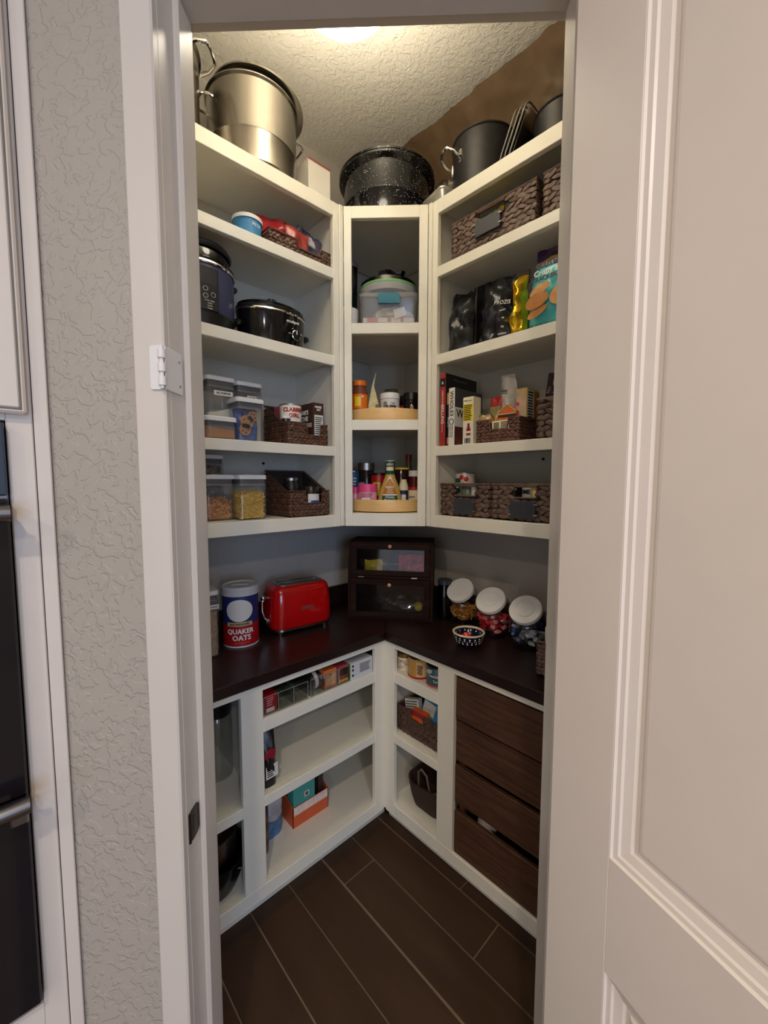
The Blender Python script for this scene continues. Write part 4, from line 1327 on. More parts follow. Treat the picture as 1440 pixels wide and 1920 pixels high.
G().arc(0.0364, 0.055, 0.115, -0.75, 0.25, 10, 0.0004).build('yellow_oval', YEL, t)
G().arc(0.0370, 0.085, 0.110, -0.35, -0.15, 6, 0.0004).build('spoon_mark', BROWN, t)
x, y = cpos(0.068, 0.435)
t = tin('syrup_jar', 'dark brown jar with a yellow lid at the back of the turntable', 'jar', x, y, ZS, CW, 0.038, 0.182, mat('dark_sauce', (52, 20, 18), 0.12), YEL, None, 0.008)
x, y = cpos(0.078, 0.512)
t = tin('vinegar_bottle', 'small bottle with a cream top and navy label by the dressing', 'bottle', x, y, ZS, CW, 0.021, 0.128, CREAM, None, None, rim=False, shoulder=(0.014, 0.03))
tlabel(t, 0.0213, 0.0, 0.08, col('navy_label', (26, 28, 66)), -1.6, 1.6)
G().arc(0.0217, 0.035, 0.062, -0.4, 0.5, 8, 0.0003).build('white_disc', PAPW, t)
x, y = cpos(0.128, 0.480)
t = tin('sauce_bottle', 'dark red sauce bottle with a white cap at the right of the turntable', 'bottle', x, y, ZS, CW, 0.034, 0.168, mat('ketchup', (84, 18, 20), 0.12), WHT, None, 0.026, shoulder=(0.024, 0.05))
tlabel(t, 0.0343, 0.008, 0.094, RED, -1.3, 1.2)
tlabel(t, 0.0348, 0.014, 0.080, CREAM, -1.0, 0.9, 'inner_label')
text('JUNK', 0.011, INK, t, -0.012, 0.05, 0, R=0.0354, bold=0.0003)
x, y = cpos(0.104, 0.395)
tin('red_cap_bottle', 'thin bottle with a square dark red cap at the back right', 'bottle', x, y, ZS, CW, 0.018, 0.245, col('dim_bottle', (64, 56, 50), 0.3), col('dark_red', (96, 22, 20)), None, 0.032, shoulder=(0.012, 0.06))

# ------------------------------------------------------------------ right wall, second shelf
basket('woven_basket', 'chunky woven basket with a slate tag on the upper right shelf', 0.833, -0.298, Z1, RW, 0.348, 0.24, 0.146, 0.146, 'woven baskets', 0.0175, 0.031, WEAVE, hole=(-0.055, 0.055, 0.103, 0.138), tagbox=(-0.058, 0.046, 0.048, 0.103), seed=11)
t = T('snack_pouch', 'yellow and silver foil bag inside the tagged upper right basket', 'snack bag', 0.83, -0.235, Z1+0.012, RW)
g = G()
pouch(g, 0.26, 0.150, 0.08, 3, 0.014)
g.build('foil', mat('yellow_foil', (206, 188, 60), 0.2, 0.5, var=0.6, scale=22), t, recalc=False)
basket('woven_basket', 'chunky woven basket cut off by the door on the upper right shelf', 1.198, -0.298, Z1, RW, 0.346, 0.24, 0.146, 0.146, 'woven baskets', 0.0175, 0.031, WEAVE, seed=13)

# ------------------------------------------------------------------ right wall, third shelf
t = T('black_pouch', 'plain dark grey foil pouch at the left of the third right shelf', 'pouch', 0.668, -0.238, Z2, RW, 'black foil pouches', 0, 0)
g = G()
pouch(g, 0.122, 0.255, 0.085, 4.4, 0.016, nu=16, nv=20, lean=0.02, taper=0.12)
g.build('foil', BAGB, t, recalc=False, smooth=28)
t = T('black_pouch', 'black foil pouch with white crescent print beside the plain one', 'pouch', 0.752, -0.150, Z2, 14, 'black foil pouches')
g = G()
pouch(g, 0.130, 0.290, 0.075, 8.1, 0.014, nu=16, nv=20, lean=0.01)
g.build('foil', mat('matt_black_pouch', (20, 20, 22), 0.35), t, recalc=False, smooth=28)
for z0, s_ in ((0.150, 'C'), (0.115, 'WHEY'), (0.08, '25g'), (0.045, 'PROTEIN'), (0.034, 'POWDER')):
    text(s_, 0.026 if s_ == 'C' else 0.010, INKW, t, 0.036, z0, -0.043)
t = T('black_pouch', 'black foil pouch marked with white lettering near the gold bag', 'pouch', 0.838, -0.235, Z2, 8, 'black foil pouches')
g = G()
pouch(g, 0.135, 0.245, 0.07, 15.3, 0.016, nu=16, nv=20, taper=0.15)
g.build('foil', BAGB, t, recalc=False, smooth=28)
text('PROZIS', 0.019, INKW, t, 0.028, 0.140, -0.040, rot=-10)
for z0, s_ in ((0.112, 'WHEY'), (0.085, '100'), (0.055, '25g'), (0.03, 'VANILLA')):
    text(s_, 0.0085, INKW, t, 0.030, z0, -0.042)
t = T('gold_bag', 'shiny gold foil coffee bag between the black pouches and crackers', 'pouch', 0.932, -0.255, Z2, RW)
g = G()
pouch(g, 0.062, 0.205, 0.075, 21.3, 0.016, nu=14, nv=18, shrug=0.2)
g.build('foil', GOLD, t, recalc=False, smooth=20)
G().box(-0.022, 0.026, 0.012, 0.020, 0.19, 0.235, 0.002).build('folded_top', BROWN, t)
t = T('cracker_bag', 'turquoise cracker bag with purple top beside the door', 'cracker bag', 1.068, -0.250, Z2, RW)
g = G()
pouch(g, 0.205, 0.300, 0.10, 31.0, 0.010, nu=18, nv=30, lean=0.05, shrug=0.10, zones=lambda v: 0 if v < 0.69 else (1 if v < 0.79 else (2 if v < 0.845 else 3)))
g.build('bag', [col('turquoise', (86, 186, 190), 0.25), col('bag_white', (220, 220, 222), 0.3), col('bag_yellow', (206, 168, 66), 0.3), col('bag_purple', (66, 30, 84), 0.25)], t, recalc=False)
def bag_y(z):
    v = z/0.30
    prof = (0.55+0.45*min(1, v*3))*(1-max(0, (v-0.45)/0.55)**1.6)
    return -0.05*prof+0.05*v*v-0.013
def bagtext(s, size, m, x, z, **k):
    return text(s, size, m, t, x, z, bag_y(z), **k)
PUR = col('print_purple', (58, 34, 78))
bagtext('NEW LOOK, SAME GREAT TASTE!', 0.0105, INK, 0.0, 0.245, bold=0.0002)
bagtext('GLUTEN-FREE', 0.023, PUR, 0.0, 0.212, bold=0.0008)
bagtext('Crispy Sea Salt', 0.024, INKW, 0.002, 0.182, bold=0.0005)
bagtext('CRACKERS', 0.019, PUR, -0.026, 0.158, bold=0.0006)
bagtext('NET WT 20 OZ (1.25 LB) 567g', 0.009, INK, -0.02, 0.016)
for k, (cx, cz, rx_, rz_, a) in enumerate(((-0.040, 0.122, 0.036, 0.015, 20), (-0.048, 0.088, 0.040, 0.024, 14), (0.040, 0.092, 0.046, 0.032, 20), (-0.048, 0.054, 0.036, 0.014, 22))):
    g = G()
    poly = [(cx+rx_*cos(q)*cos(radians(a))-rz_*sin(q)*sin(radians(a)), cz+rx_*cos(q)*sin(radians(a))+rz_*sin(q)*cos(radians(a))) for q in [j*pi/10 for j in range(20)]]
    yy = bag_y(cz)-0.0008*k
    g.add([(p[0], yy-0.004*(1-((p[0]-cx)/rx_)**2), p[1]) for p in poly]+[(cx, yy-0.006, cz)], [(j, (j+1) % 20, 20) for j in range(20)])
    g.build('printed_cracker', col('cracker%d' % (k % 2), ((204, 150, 88), (182, 120, 62))[k % 2], 0.35, var=0.15, scale=40), t, recalc=False)
text('w', 0.02, col('print_grape', (120, 80, 140)), t, -0.02, 0.272, bag_y(0.272))

# ------------------------------------------------------------------ right wall, fourth shelf
def book(name, label, x, y, z, w, d, h, spine, cover, ry=0):
    t = T(name, label, 'book', x, y, z, RW, 'cookbooks on the right shelf', 0, ry)
    G().box(-w/2+0.003, w/2-0.003, 0.004, d-0.004, 0.004, h-0.004).build('pages', PAPW, t, smooth=0)
    G().box(-w/2, w/2, 0, 0.003, 0, h, 0.001).build('spine', spine, t, smooth=0)
    for s_ in (-1, 1):
        G().box(s_*(w/2-0.003), s_*w/2, 0.002, d, 0, h, 0.0008).build('cover', cover, t, smooth=0)
    return t
t = book('cookbook', 'tall red grilling cookbook at the left end of the row', 0.637, -0.312, Z3, 0.026, 0.215, 0.288, col('book_red', (168, 44, 40), 0.4), mat('book_black', (26, 24, 24), 0.3))
text('WEBER\'S BIG BOOK OF', 0.007, INKW, t, 0, 0.185, -0.0002, rot=-90, bold=0.0001)
text('GRILLING', 0.018, INKW, t, 0, 0.128, -0.0002, rot=-90, bold=0.0003)
text('Jamie Purviance', 0.006, INKW, t, 0, 0.075, -0.0002, rot=-90)
patch(t, 'spine_picture', -0.0125, 0.0125, 0.235, 0.268, INK)
text('&', 0.016, INKW, t, 0, 0.250, -0.0006)
text('THE COOKBOOK', 0.012, GREY, t, 0.10, 0.268, 0.013, side='right')
t = book('cookbook', 'dark cookbook with a pink base wedged between red and white ones', 0.658, -0.300, Z3, 0.014, 0.19, 0.215, mat('book_dark', (40, 34, 44), 0.3), mat('book_dark2', (46, 38, 40), 0.3))
patch(t, 'orange_block', -0.0068, 0.0068, 0.165, 0.21, col('tan_orange', (214, 160, 84)))
patch(t, 'pink_block', -0.0068, 0.0068, 0.008, 0.035, col('rose', (206, 130, 120)))
text('SWEETS', 0.011, INKW, t, 0, 0.095, -0.0006, rot=-90)
t = book('cookbook', 'white cookbook with a big black title on its spine', 0.682, -0.312, Z3, 0.028, 0.19, 0.224, col('book_white', (232, 228, 218), 0.4), mat('book_grey', (70, 68, 68), 0.3))
text('WHOLE3', 0.024, INK, t, 0, 0.163, -0.0002, rot=-90, bold=0.0002)
G().tube([(0.0105*cos(a), -0.0006, 0.094+0.0105*sin(a)) for a in [k*pi/12 for k in range(24)]], 0.0016, 5, wrap=True).build('title_ring', BLUE, t)
text('Melissa Hartwig', 0.0075, INK, t, 0.005, 0.056, -0.0002, rot=-90)
text('Dallas Hartwig', 0.0075, INK, t, -0.005, 0.056, -0.0002, rot=-90)
patch(t, 'cover_card', 0.004, 0.12, 0.075, 0.150, PAPW, y=0.014, side='right')
text('W', 0.045, INK, t, 0.035, 0.125, 0.0146, side='right', bold=0.0004)
patch(t, 'cover_photo', 0.004, 0.15, 0.004, 0.072, col('photo_red', (90, 44, 40), var=0.6, scale=30), y=0.014, side='right')
t = carton('sauce_carton', 'narrow white and yellow carton printed with a red bottle', 'carton', 0.760, -0.312, Z3, RW, 0.047, 0.05, 0.178, col('carton_cream', (232, 224, 196)))
patch(t, 'yellow_panel', -0.021, 0.021, 0.088, 0.152, YEL)
lines(t, -0.019, 0.020, 0.090, 0.150, 9, INK, -0.0005)
text('What occurs', 0.007, INK, t, 0, 0.164, -0.0004)
patch(t, 'white_panel', -0.022, 0.022, 0.004, 0.084, PAPW)
G().prism([(-0.006, 0.034), (0.013, 0.034), (0.013, 0.056), (0.0085, 0.066), (0.0085, 0.079), (-0.0015, 0.079), (-0.0015, 0.066), (-0.006, 0.056)], -0.0012, -0.0004, 'xz').build('bottle_print', col('hot_red', (150, 30, 30)), t, smooth=0)
G().box(-0.006, 0.013, -0.0016, -0.001, 0.042, 0.050).build('bottle_label_print', CREAM, t, smooth=0)
g = G()
rnd = random.Random(2)
xx = -0.014
while xx < 0.014:
    w_ = rnd.choice((0.0008, 0.0014, 0.002))
    g.box(xx, xx+w_, -0.0012, -0.0004, 0.004, 0.024)
    xx += w_+rnd.choice((0.0008, 0.0016))
g.build('barcode', INK, t, smooth=0)
basket('woven_basket', 'dark woven basket of packets on the fourth right shelf', 0.880, -0.303, Z3, RW, 0.178, 0.235, 0.083, 0.120, 'woven baskets', 0.0115, 0.02, mat('seagrass_dark', (92, 58, 46), 0.5, var=0.4, scale=60), notch=(-0.035, 0.045, 0.046), flat=0.5, seed=17)
t = carton('cream_carton', 'cream carton seen through the notch of the dark basket', 'carton', 0.885, -0.285, Z3+0.0065, RW, 0.075, 0.03, 0.074, CREAM)
lines(t, 0.0, 0.032, 0.042, 0.070, 5, INK, -0.0002)
patch(t, 'picture', -0.03, -0.008, 0.04, 0.068, col('olive_pic', (130, 126, 90), var=0.4))
t = T('house_packet', 'orange packet with a peaked top in the dark basket', 'packet', 0.888, -0.250, Z3+0.0065, RW)
G().prism([(-0.036, 0), (0.036, 0), (0.036, 0.108), (0.002, 0.136), (-0.036, 0.112)], 0, 0.02, 'xz').build('packet_body', col('packet_orange', (206, 104, 44)), t, smooth=0)
G().tube([(-0.035, -0.001, 0.100), (0.035, -0.001, 0.100), (0.035, -0.001, 0.108), (0.002, -0.001, 0.135), (-0.035, -0.001, 0.111)], 0.0014, 5, wrap=True).build('cream_border', CREAM, t)
patch(t, 'dark_band', -0.036, 0.036, 0.088, 0.099, BROWN)
t = T('flour_bag', 'crumpled white flour bag standing in the dark basket', 'flour bag', 0.850, -0.175, Z3+0.0065, RW)
g = G()
pouch(g, 0.096, 0.258, 0.08, 41.0, 0.018, nu=16, nv=22, taper=0.42)
g.build('bag', col('flour_paper', (206, 200, 190), 0.6, var=0.12, scale=30), t, recalc=False)
lines(t, -0.016, 0.012, 0.15, 0.20, 5, GREY, -0.032)
patch(t, 'blue_band', -0.008, 0.036, 0.105, 0.132, col('violet_blue', (74, 66, 120)), y=-0.040)
t = carton('yellow_carton', 'yellow carton with nutrition panel standing in the dark basket', 'carton', 0.930, -0.225, Z3+0.0065, RW, 0.042, 0.095, 0.190, col('carton_yellow', (208, 180, 96)))
patch(t, 'front_picture', -0.018, 0.018, 0.02, 0.180, col('beige_pic', (196, 168, 140), var=0.3, scale=25))
G().lathe([(0.007, -0.001), (0.007, 0.001)], 16).build('red_dot', col('pink_red', (206, 60, 80)), t).matrix_local = Matrix.Translation((-0.014, -0.001, 0.135)) @ Matrix.Rotation(pi/2, 4, 'X')
patch(t, 'nutrition_panel', 0.006, 0.05, 0.06, 0.182, PAPW, y=0.021, side='right')
lines(t, 0.008, 0.048, 0.062, 0.180, 12, INK, 0.0215, 'right', nm='nutrition_print')
patch(t, 'side_picture', 0.056, 0.09, 0.06, 0.182, col('amber_pic', (190, 130, 50), var=0.4), y=0.021, side='right')
t = T('cheese_packet', 'red, green and gold snack packet leaning at the basket\'s left', 'packet', 0.818, -0.236, Z3+0.0065, 0, None, 0, 6)
g = G()
pouch(g, 0.046, 0.172, 0.03, 51.0, 0.008, zones=lambda v: 0 if v > 0.78 else (1 if v > 0.6 else 2))
g.build('foil', [col('pk_red', (160, 40, 40), 0.3), col('pk_olive', (150, 140, 92), 0.3, var=0.4), col('pk_gold', (176, 128, 60), 0.3, var=0.4)], t, recalc=False)
t = T('nut_bag', 'clear bag of golden nuts bulging over the dark basket\'s corner', 'nut bag', 0.808, -0.262, Z3+0.055, RW)
g = G()
crumple(g, 0, 0, 0.030, 0.028, 0.024, 0.026, 4.2, 0.35)
g.build('nuts', col('golden_nuts', (196, 160, 84), 0.5, var=0.3, scale=60, bump=0.8, bscale=80), t)
g = G()
crumple(g, 0, 0, 0.032, 0.031, 0.027, 0.032, 4.2, 0.35)
g.build('film', PLAST, t)
basket('woven_basket', 'chunky woven basket holding dark cartons beside the door', 1.128, -0.303, Z3, RW, 0.20, 0.25, 0.130, 0.130, 'woven baskets', 0.0185, 0.032, WEAVE, seed=19)
for k, (dx, dy, ry, lb, c) in enumerate(((0.982, -0.165, 7, 'dark purple carton standing between the two baskets by the door', (40, 24, 40)), (1.012, -0.185, 7, 'black carton with a gold badge standing between the two baskets', (24, 24, 28)))):
    t = carton('dark_carton', lb, 'carton', dx, dy, Z3+0.003, RW, 0.024, 0.12, 0.245, col('dk_carton%d' % k, c, 0.3), 'dark cartons between the baskets', 0, ry)
    if k:
        G().tube([(0.008*cos(a), -0.001, 0.205+0.015*sin(a)) for a in [q*pi/10 for q in range(20)]], 0.002, 5, wrap=True).build('gold_badge', col('badge', (206, 150, 90)), t)
        lines(t, -0.009, 0.009, 0.14, 0.175, 3, GREY, -0.0002)
    else:
        text('BEST', 0.012, PINKL, t, 0, 0.185, -0.0003, rot=75)
        text('tea', 0.012, INKW, t, 0, 0.14, -0.0003, rot=75)

# ------------------------------------------------------------------ right wall, fifth shelf
basket('woven_basket', 'woven basket with blank slate tag and tomato can inside', 0.728, -0.286, Z4, RW, 0.236, 0.24, 0.128, 0.128, 'woven baskets', 0.0172, 0.031, WEAVE, hole=(-0.045, 0.056, 0.082, 0.122), tagbox=(-0.042, 0.056, 0.012, 0.072), seed=23)
basket('woven_basket', 'woven basket with blank slate tag and labelled can inside', 0.986, -0.298, Z4, RW, 0.252, 0.24, 0.128, 0.128, 'woven baskets', 0.0172, 0.031, WEAVE, hole=(-0.035, 0.050, 0.082, 0.122), tagbox=(-0.046, 0.052, 0.012, 0.072), seed=29)
t = tin('tomato_can', 'tomato sauce can poking out of the lower right basket', 'can', 0.664, -0.190, Z4+0.0062, RW, 0.040, 0.166, col('can_pale', (214, 206, 196), 0.3))
tlabel(t, 0.0403, 0.085, 0.146, GRN, -1.1, 0.15, 'green_label')
text('Tomato', 0.016, INKW, t, -0.018, 0.125, 0, R=0.0412, bold=0.0004)
text('Sauce', 0.014, INKW, t, -0.018, 0.110, 0, R=0.0412, bold=0.0004)
for k, (a, zz, r) in enumerate(((0.25, 0.150, 0.010), (0.72, 0.143, 0.011), (0.45, 0.120, 0.009), (0.8, 0.116, 0.009))):
    g = G()
    g.M = Matrix.Rotation(a, 4, 'Z') @ Matrix.Translation((0, -0.0405, zz))
    g.lathe([(0.001, -r), (r*0.7, -r*0.7), (r, 0), (r*0.7, r*0.7), (0.001, r)], 14, 0, 0, 1, 0.12)
    g.build('printed_tomato', col('tomato', (200, 40, 30), 0.35), t)
t = tin('food_jar', 'clear green jar showing through the first basket handle', 'jar', 0.712, -0.235, Z4+0.0062, RW, 0.028, 0.118, col('green_jar', (120, 130, 110), 0.2), GREY, None, 0.012)
t = carton('white_carton', 'small white carton showing through the first basket handle', 'carton', 0.760, -0.262, Z4+0.0065, RW, 0.028, 0.04, 0.116, PAPW)
t = tin('labelled_can', 'can with black lettering showing through the second basket handle', 'can', 0.998, -0.235, Z4+0.0062, RW, 0.044, 0.122, col('can_gold', (190, 166, 110), 0.35, metal=0.3))
tlabel(t, 0.0443, 0.055, 0.118, PAPW, -1.2, 0.1)
text('HOME', 0.021, INK, t, -0.026, 0.096, 0, R=0.0452, bold=0.0010)
# ------------------------------------------------------------------ on the counter
ZB = 0.8952
canister('tall clear canister of grain beside the doorway on the counter', 0.205, -1.112, ZB, 84, 0.086, 0.086, 0.240, grp, 'NATURAL FOOD')
fill_block('grain', 'pale brown whole grain in the tall counter canister', 0.205, -1.112, ZB+0.001, 84, 0.078, 0.078, 0.165, speckle('grain_mix', (150, 124, 98), (214, 196, 168), 230, 0.30, 0.8), 'grain', 0.003, 2)
t = T('oats_canister', 'round blue and red oats canister with grey white lid', 'canister', 0.176, -0.962, ZB, 62)
RO = 0.066
G().lathe([(RO-0.001, 0), (RO, 0.002), (RO, 0.006), (RO-0.0005, 0.007)], 48).build('bottom_rim', WHT, t)
G().lathe([(RO, 0.006), (RO, 0.088)], 48, cap=False).build('red_wrap', RED, t)
G().lathe([(RO, 0.088), (RO, 0.196)], 48, cap=False).build('blue_wrap', col('oats_blue', (36, 46, 104), 0.45), t)
l = G().lathe([(RO-0.002, 0.194), (RO+0.004, 0.196), (RO+0.005, 0.200), (RO+0.003, 0.216), (RO+0.005, 0.220), (RO+0.004, 0.228), (RO-0.004, 0.230), (RO-0.008, 0.225), (0.0, 0.225)], 48, cap=False).build('lid', col('lid_grey', (206, 206, 206), 0.35), t)
G().box(-0.03, 0.03, -0.006, 0.006, 0.225, 0.229, 0.002).build('lid_tab', col('lid_grey', (206, 206, 206)), l)
g = G()
vs = []
fs = []
for j in range(25):
    th = -pi/2+pi*j/24
    for i in range(17):
        q = (i/8-1)*0.050*max(0.02, cos(th))/RO
        vs.append(((RO+0.0009)*sin(q), -(RO+0.0009)*cos(q), 0.142+0.042*sin(th)))
for j in range(24):
    for i in range(16):
        fs.append((j*17+i, j*17+i+1, (j+1)*17+i+1, (j+1)*17+i))
g.add(vs, fs)
g.build('white_oval', PAPW, t, recalc=False)
g = G()
g.arc(RO+0.001, 0.083, 0.098, -0.70, 0.70, 16, 0.0006)
g.build('banner', col('banner_tan', (206, 178, 120)), t)
text('OLD FASHIONED', 0.0095, INK, t, 0, 0.0905, 0, R=RO+0.0018, bold=0.0003)
text('QUAKER', 0.025, INKW, t, 0.002, 0.062, 0, R=RO+0.0002, bold=0.0007)
text('OATS', 0.027, INKW, t, 0.006, 0.037, 0, R=RO+0.0002, bold=0.0007)
text('100% WHOLE GRAIN', 0.006, ORG, t, 0.006, 0.018, 0, R=RO+0.0002)
# toaster
t = T('toaster', 'glossy red rounded toaster with chrome lever on the counter', 'toaster', 0.170, -0.708, ZB, 83.5)
TR = mat('toaster_red', (176, 8, 12), 0.16, var=0.01, coat=0.6)
W_, D_ = 0.275, 0.165
g = G()
lv = [(0.022, 0.010), (0.026, 0.004), (0.05, 0.0), (0.10, 0.001), (0.15, 0.006), (0.175, 0.011), (0.188, 0.018), (0.195, 0.028), (0.197, 0.036)]
rbox(g, W_, D_, 0.050, lv, n=8)
g.build('body', TR, t)
g = G()
rbox(g, W_-0.012, D_-0.012, 0.045, [(0.012, 0.002), (0.014, 0.0), (0.022, 0.0), (0.024, 0.004)], n=8)
g.build('base_plate', CHROME, t)
for sx in (-1, 1):
    for sy in (-1, 1):
        G().lathe([(0.010, 0), (0.013, 0.012)], 16, sx*0.10, sy*0.055).build('foot', ALU, t)
g = G()
rbox(g, W_-0.068, D_-0.060, 0.030, [(0.195, 0.0), (0.199, 0.0), (0.200, 0.002)], n=6)
p = g.build('top_plate', ALU, t)
for sy in (-0.022, 0.022):
    G().box(-0.085, 0.085, sy-0.011, sy+0.011, 0.1985, 0.2008, 0.001).build('slot', BLK, p)
    g = G().tube([(-0.075, sy-0.006, 0.2012), (0.075, sy-0.006, 0.2012)], 0.0009, 6)
    g.tube([(-0.075, sy+0.006, 0.2012), (0.075, sy+0.006, 0.2012)], 0.0009, 6)
    g.build('slot_wires', CHROME, p)
g = G()
g.tube([(-W_/2+0.004, -0.02, 0.150), (-W_/2-0.018, -0.02, 0.152), (-W_/2-0.024, -0.02, 0.135), (-W_/2-0.024, -0.02, 0.10), (-W_/2-0.014, -0.02, 0.066), (-W_/2+0.002, -0.02, 0.055)], 0.005, 10)
g.build('lever_handle', CHROME, t)
g = G()
g.lathe([(0.002, -0.011), (0.010, -0.007), (0.012, 0), (0.010, 0.007), (0.002, 0.011)], 18)
k_ = g.build('lever_ball', CHROME, t)
k_.location = (-W_/2-0.020, -0.02, 0.152)
g = G()
g.tube([(-W_/2-0.001, -0.02, 0.055), (-W_/2-0.014, -0.02, 0.055)], 0.016, 20)
g.build('timer_dial', CHROME, t)
text('SMEG', 0.022, mat('dim_chrome', (150, 100, 96), 0.35, 0.5), t, 0.010, 0.100, -D_/2-0.0005, sx=1.1, bold=0.0003)
# bread box
t = T('bread_box', 'dark wood two-tier bread box with glass doors in the corner', 'bread box', 0.3897, -0.3645, ZB, 38)
bw, bd = 0.386, 0.19
prof = [(0, 0), (0, 0.195), (0.024, 0.340), (bd, 0.340), (bd, 0)]
for sx in (-1, 1):
    G().prism(prof, sx*bw/2, sx*(bw/2-0.012), 'yz').build('side', BRED, t, smooth=0)
G().box(-bw/2, bw/2, 0.020, bd, 0.340, 0.352, 0.002).build('top', BRED, t, smooth=0)
G().box(-bw/2+0.012, bw/2-0.012, 0.002, bd, 0.0, 0.012).build('bottom', BRED, t, smooth=0)
G().box(-bw/2+0.012, bw/2-0.012, bd-0.008, bd, 0.012, 0.34).build('back', BRED, t, smooth=0)
G().box(-bw/2+0.012, bw/2-0.012, -0.004, bd-0.008, 0.188, 0.200, 0.001).build('shelf', BRED, t, smooth=0)
BGL = clear('bread_box_glass', (0.85, 0.85, 0.87), 0.05, 0.7)
def boxdoor(nm, M, h, kz):
    g = G()
    g.M = M
    a, b = -bw/2+0.014, bw/2-0.014
    g.box(a, b, -0.008, 0.006, 0, 0.022, 0.001).box(a, b, -0.008, 0.006, h-0.026, h, 0.001)
    g.box(a, a+0.026, -0.008, 0.006, 0.022, h-0.026, 0.001).box(b-0.026, b, -0.008, 0.006, 0.022, h-0.026, 0.001)
    d = g.build(nm, BRED, t, smooth=0)
    g = G()
    g.M = M
    g.box(a+0.024, b-0.024, -0.002, 0.001, 0.020, h-0.024)
    g.build('glass_pane', BGL, d, smooth=0)
    g = G()
    g.M = M @ Matrix.Translation((0, -0.008, kz)) @ Matrix.Rotation(pi/2, 4, 'X')
    g.lathe([(0.003, 0), (0.004, 0.006), (0.008, 0.010), (0.008, 0.014), (0.003, 0.017)], 18)
    g.build('knob', mat('pale_wood_knob', (206, 150, 110), 0.4), d)
boxdoor('lower_door', Matrix.Translation((0, 0.0, 0.012)), 0.174, 0.152)
boxdoor('upper_door', Matrix.Translation((0, 0.0, 0.202)) @ Matrix.Rotation(-math.atan2(0.024, 0.145), 4, 'X'), 0.142, 0.130)
for sx in (-0.13, 0.11):
    G().box(sx-0.014, sx+0.014, -0.010, -0.005, 0.192, 0.198, 0.001).build('hinge', ALU, t, smooth=0)
def bb(lx, ly, lz):
    a = radians(38)
    return (0.3897+lx*cos(a)-ly*sin(a), -0.3645+lx*sin(a)+ly*cos(a), ZB+lz)
x, y, z_ = bb(-0.06, 0.105, 0.2315)
t = T('dark_bottle', 'dark bottle with white lettering lying in the bread box', 'bottle', x, y, z_, 38)
g = G()
g.M = Matrix.Rotation(pi/2, 4, 'Y')
g.lathe([(0.030, -0.09), (0.031, -0.085), (0.031, 0.03), (0.014, 0.055), (0.013, 0.085)], 28)
g.build('body', mat('bottle_navy', (30, 28, 40), 0.2), t)
text('PURE', 0.016, INKW, t, 0.0, 0.004, -0.0312, rot=90)
lines(t, -0.05, -0.035, -0.012, 0.014, 5, INKW, -0.0312)
x, y, z_ = bb(-0.085, 0.062, 0.2005)
t = T('yellow_packet', 'small yellow packet behind the upper bread box glass', 'packet', x, y, z_, 38)
g = G()
pouch(g, 0.085, 0.060, 0.04, 61, 0.008, foot=0.9)
g.build('foil', [col('packet_yellow', (206, 186, 60), 0.3)], t, recalc=False)
x, y, z_ = bb(0.105, 0.078, 0.2005)
t = T('candy_bag', 'red and clear bag of candy in the upper bread box', 'candy bag', x, y, z_, 38)
g = G()
pouch(g, 0.15, 0.085, 0.07, 63, 0.014, foot=0.9)
g.build('foil', col('candy_red', (190, 60, 66), 0.3, var=0.6, scale=25), t, recalc=False)
x, y, z_ = bb(0.05, 0.085, 0.0125)
t = T('produce_bag', 'clear plastic bag in the lower bread box', 'plastic bag', x, y, z_, 38)
g = G()
crumple(g, -0.01, 0, 0.045, 0.10, 0.055, 0.038, 66.0, 0.45, 12)
g.build('film', PLAST, t)
G().lathe([(0.004, -0.022), (0.018, -0.014), (0.024, 0), (0.018, 0.014), (0.004, 0.022)], 18, 0, 0).build('lemon', col('lemon', (206, 190, 70), 0.5), t).matrix_local = Matrix.Translation((0.075, -0.02, 0.035)) @ Matrix.Rotation(1.2, 4, 'Y')
# jars on the right counter
x, y = 0.537, -0.155
t = tin('glass_bottle', 'dark blue glass bottle between bread box and candy jars', 'bottle', x, y, ZB, RW, 0.037, 0.178, clear('dark_blue_glass', (0.12, 0.16, 0.2), 0.04, 1.6), mat('bottle_cap', (52, 62, 72), 0.3), None, 0.020, shoulder=(0.030, 0.03))
G().lathe([(0.033, 0.004), (0.034, 0.12), (0.0, 0.121)], 24, cap=False).build('contents', mat('dark_contents', (22, 24, 28), 0.5), t)
def jar_r(z):
    return 0.050+0.020*sin(min(1, (z+0.012)/0.085)*pi*0.5)
def cookie_jar(label, x, y, rot):
    t = T('candy_jar', label, 'jar', x, y, ZB, rot, 'glass candy jars with white lids')
    M = Matrix.Translation((0, -0.014, 0.128)) @ Matrix.Rotation(radians(43), 4, 'X')
    rings = [[(r*cos(2*pi*k/40), r*sin(2*pi*k/40), z) for k in range(40)] for r, z in ((0.046, 0), (0.058, 0.004), (0.069, 0.035), (0.073, 0.068), (0.070, 0.094))]
    for r, z in ((0.064, -0.004), (0.057, 0.012), (0.055, 0.020)):
        rings.append([tuple(M @ Vector((r*cos(2*pi*k/40), r*sin(2*pi*k/40), z))) for k in range(40)])
    G().loft(rings).build('glass_body', GLASS, t)
    g = G()
    g.M = M
    g.lathe([(0.060, 0.012), (0.0615, 0.014), (0.0615, 0.026), (0.060, 0.029), (0.036, 0.030), (0.0352, 0.027), (0.0328, 0.027), (0.032, 0.030), (0.0, 0.030)], 48, cap=False)
    g.build('lid', WHT, t)
    return t
J = [(0.622, -0.128), (0.800, -0.166), (0.957, -0.178)]
cookie_jar('leftmost glass jar with white lid, filled with amber chips', *J[0], 4)
cookie_jar('middle glass jar with white lid, filled with red sweets', *J[1], 4)
cookie_jar('rightmost glass jar with white lid, filled with blue wrappers', *J[2], 4)
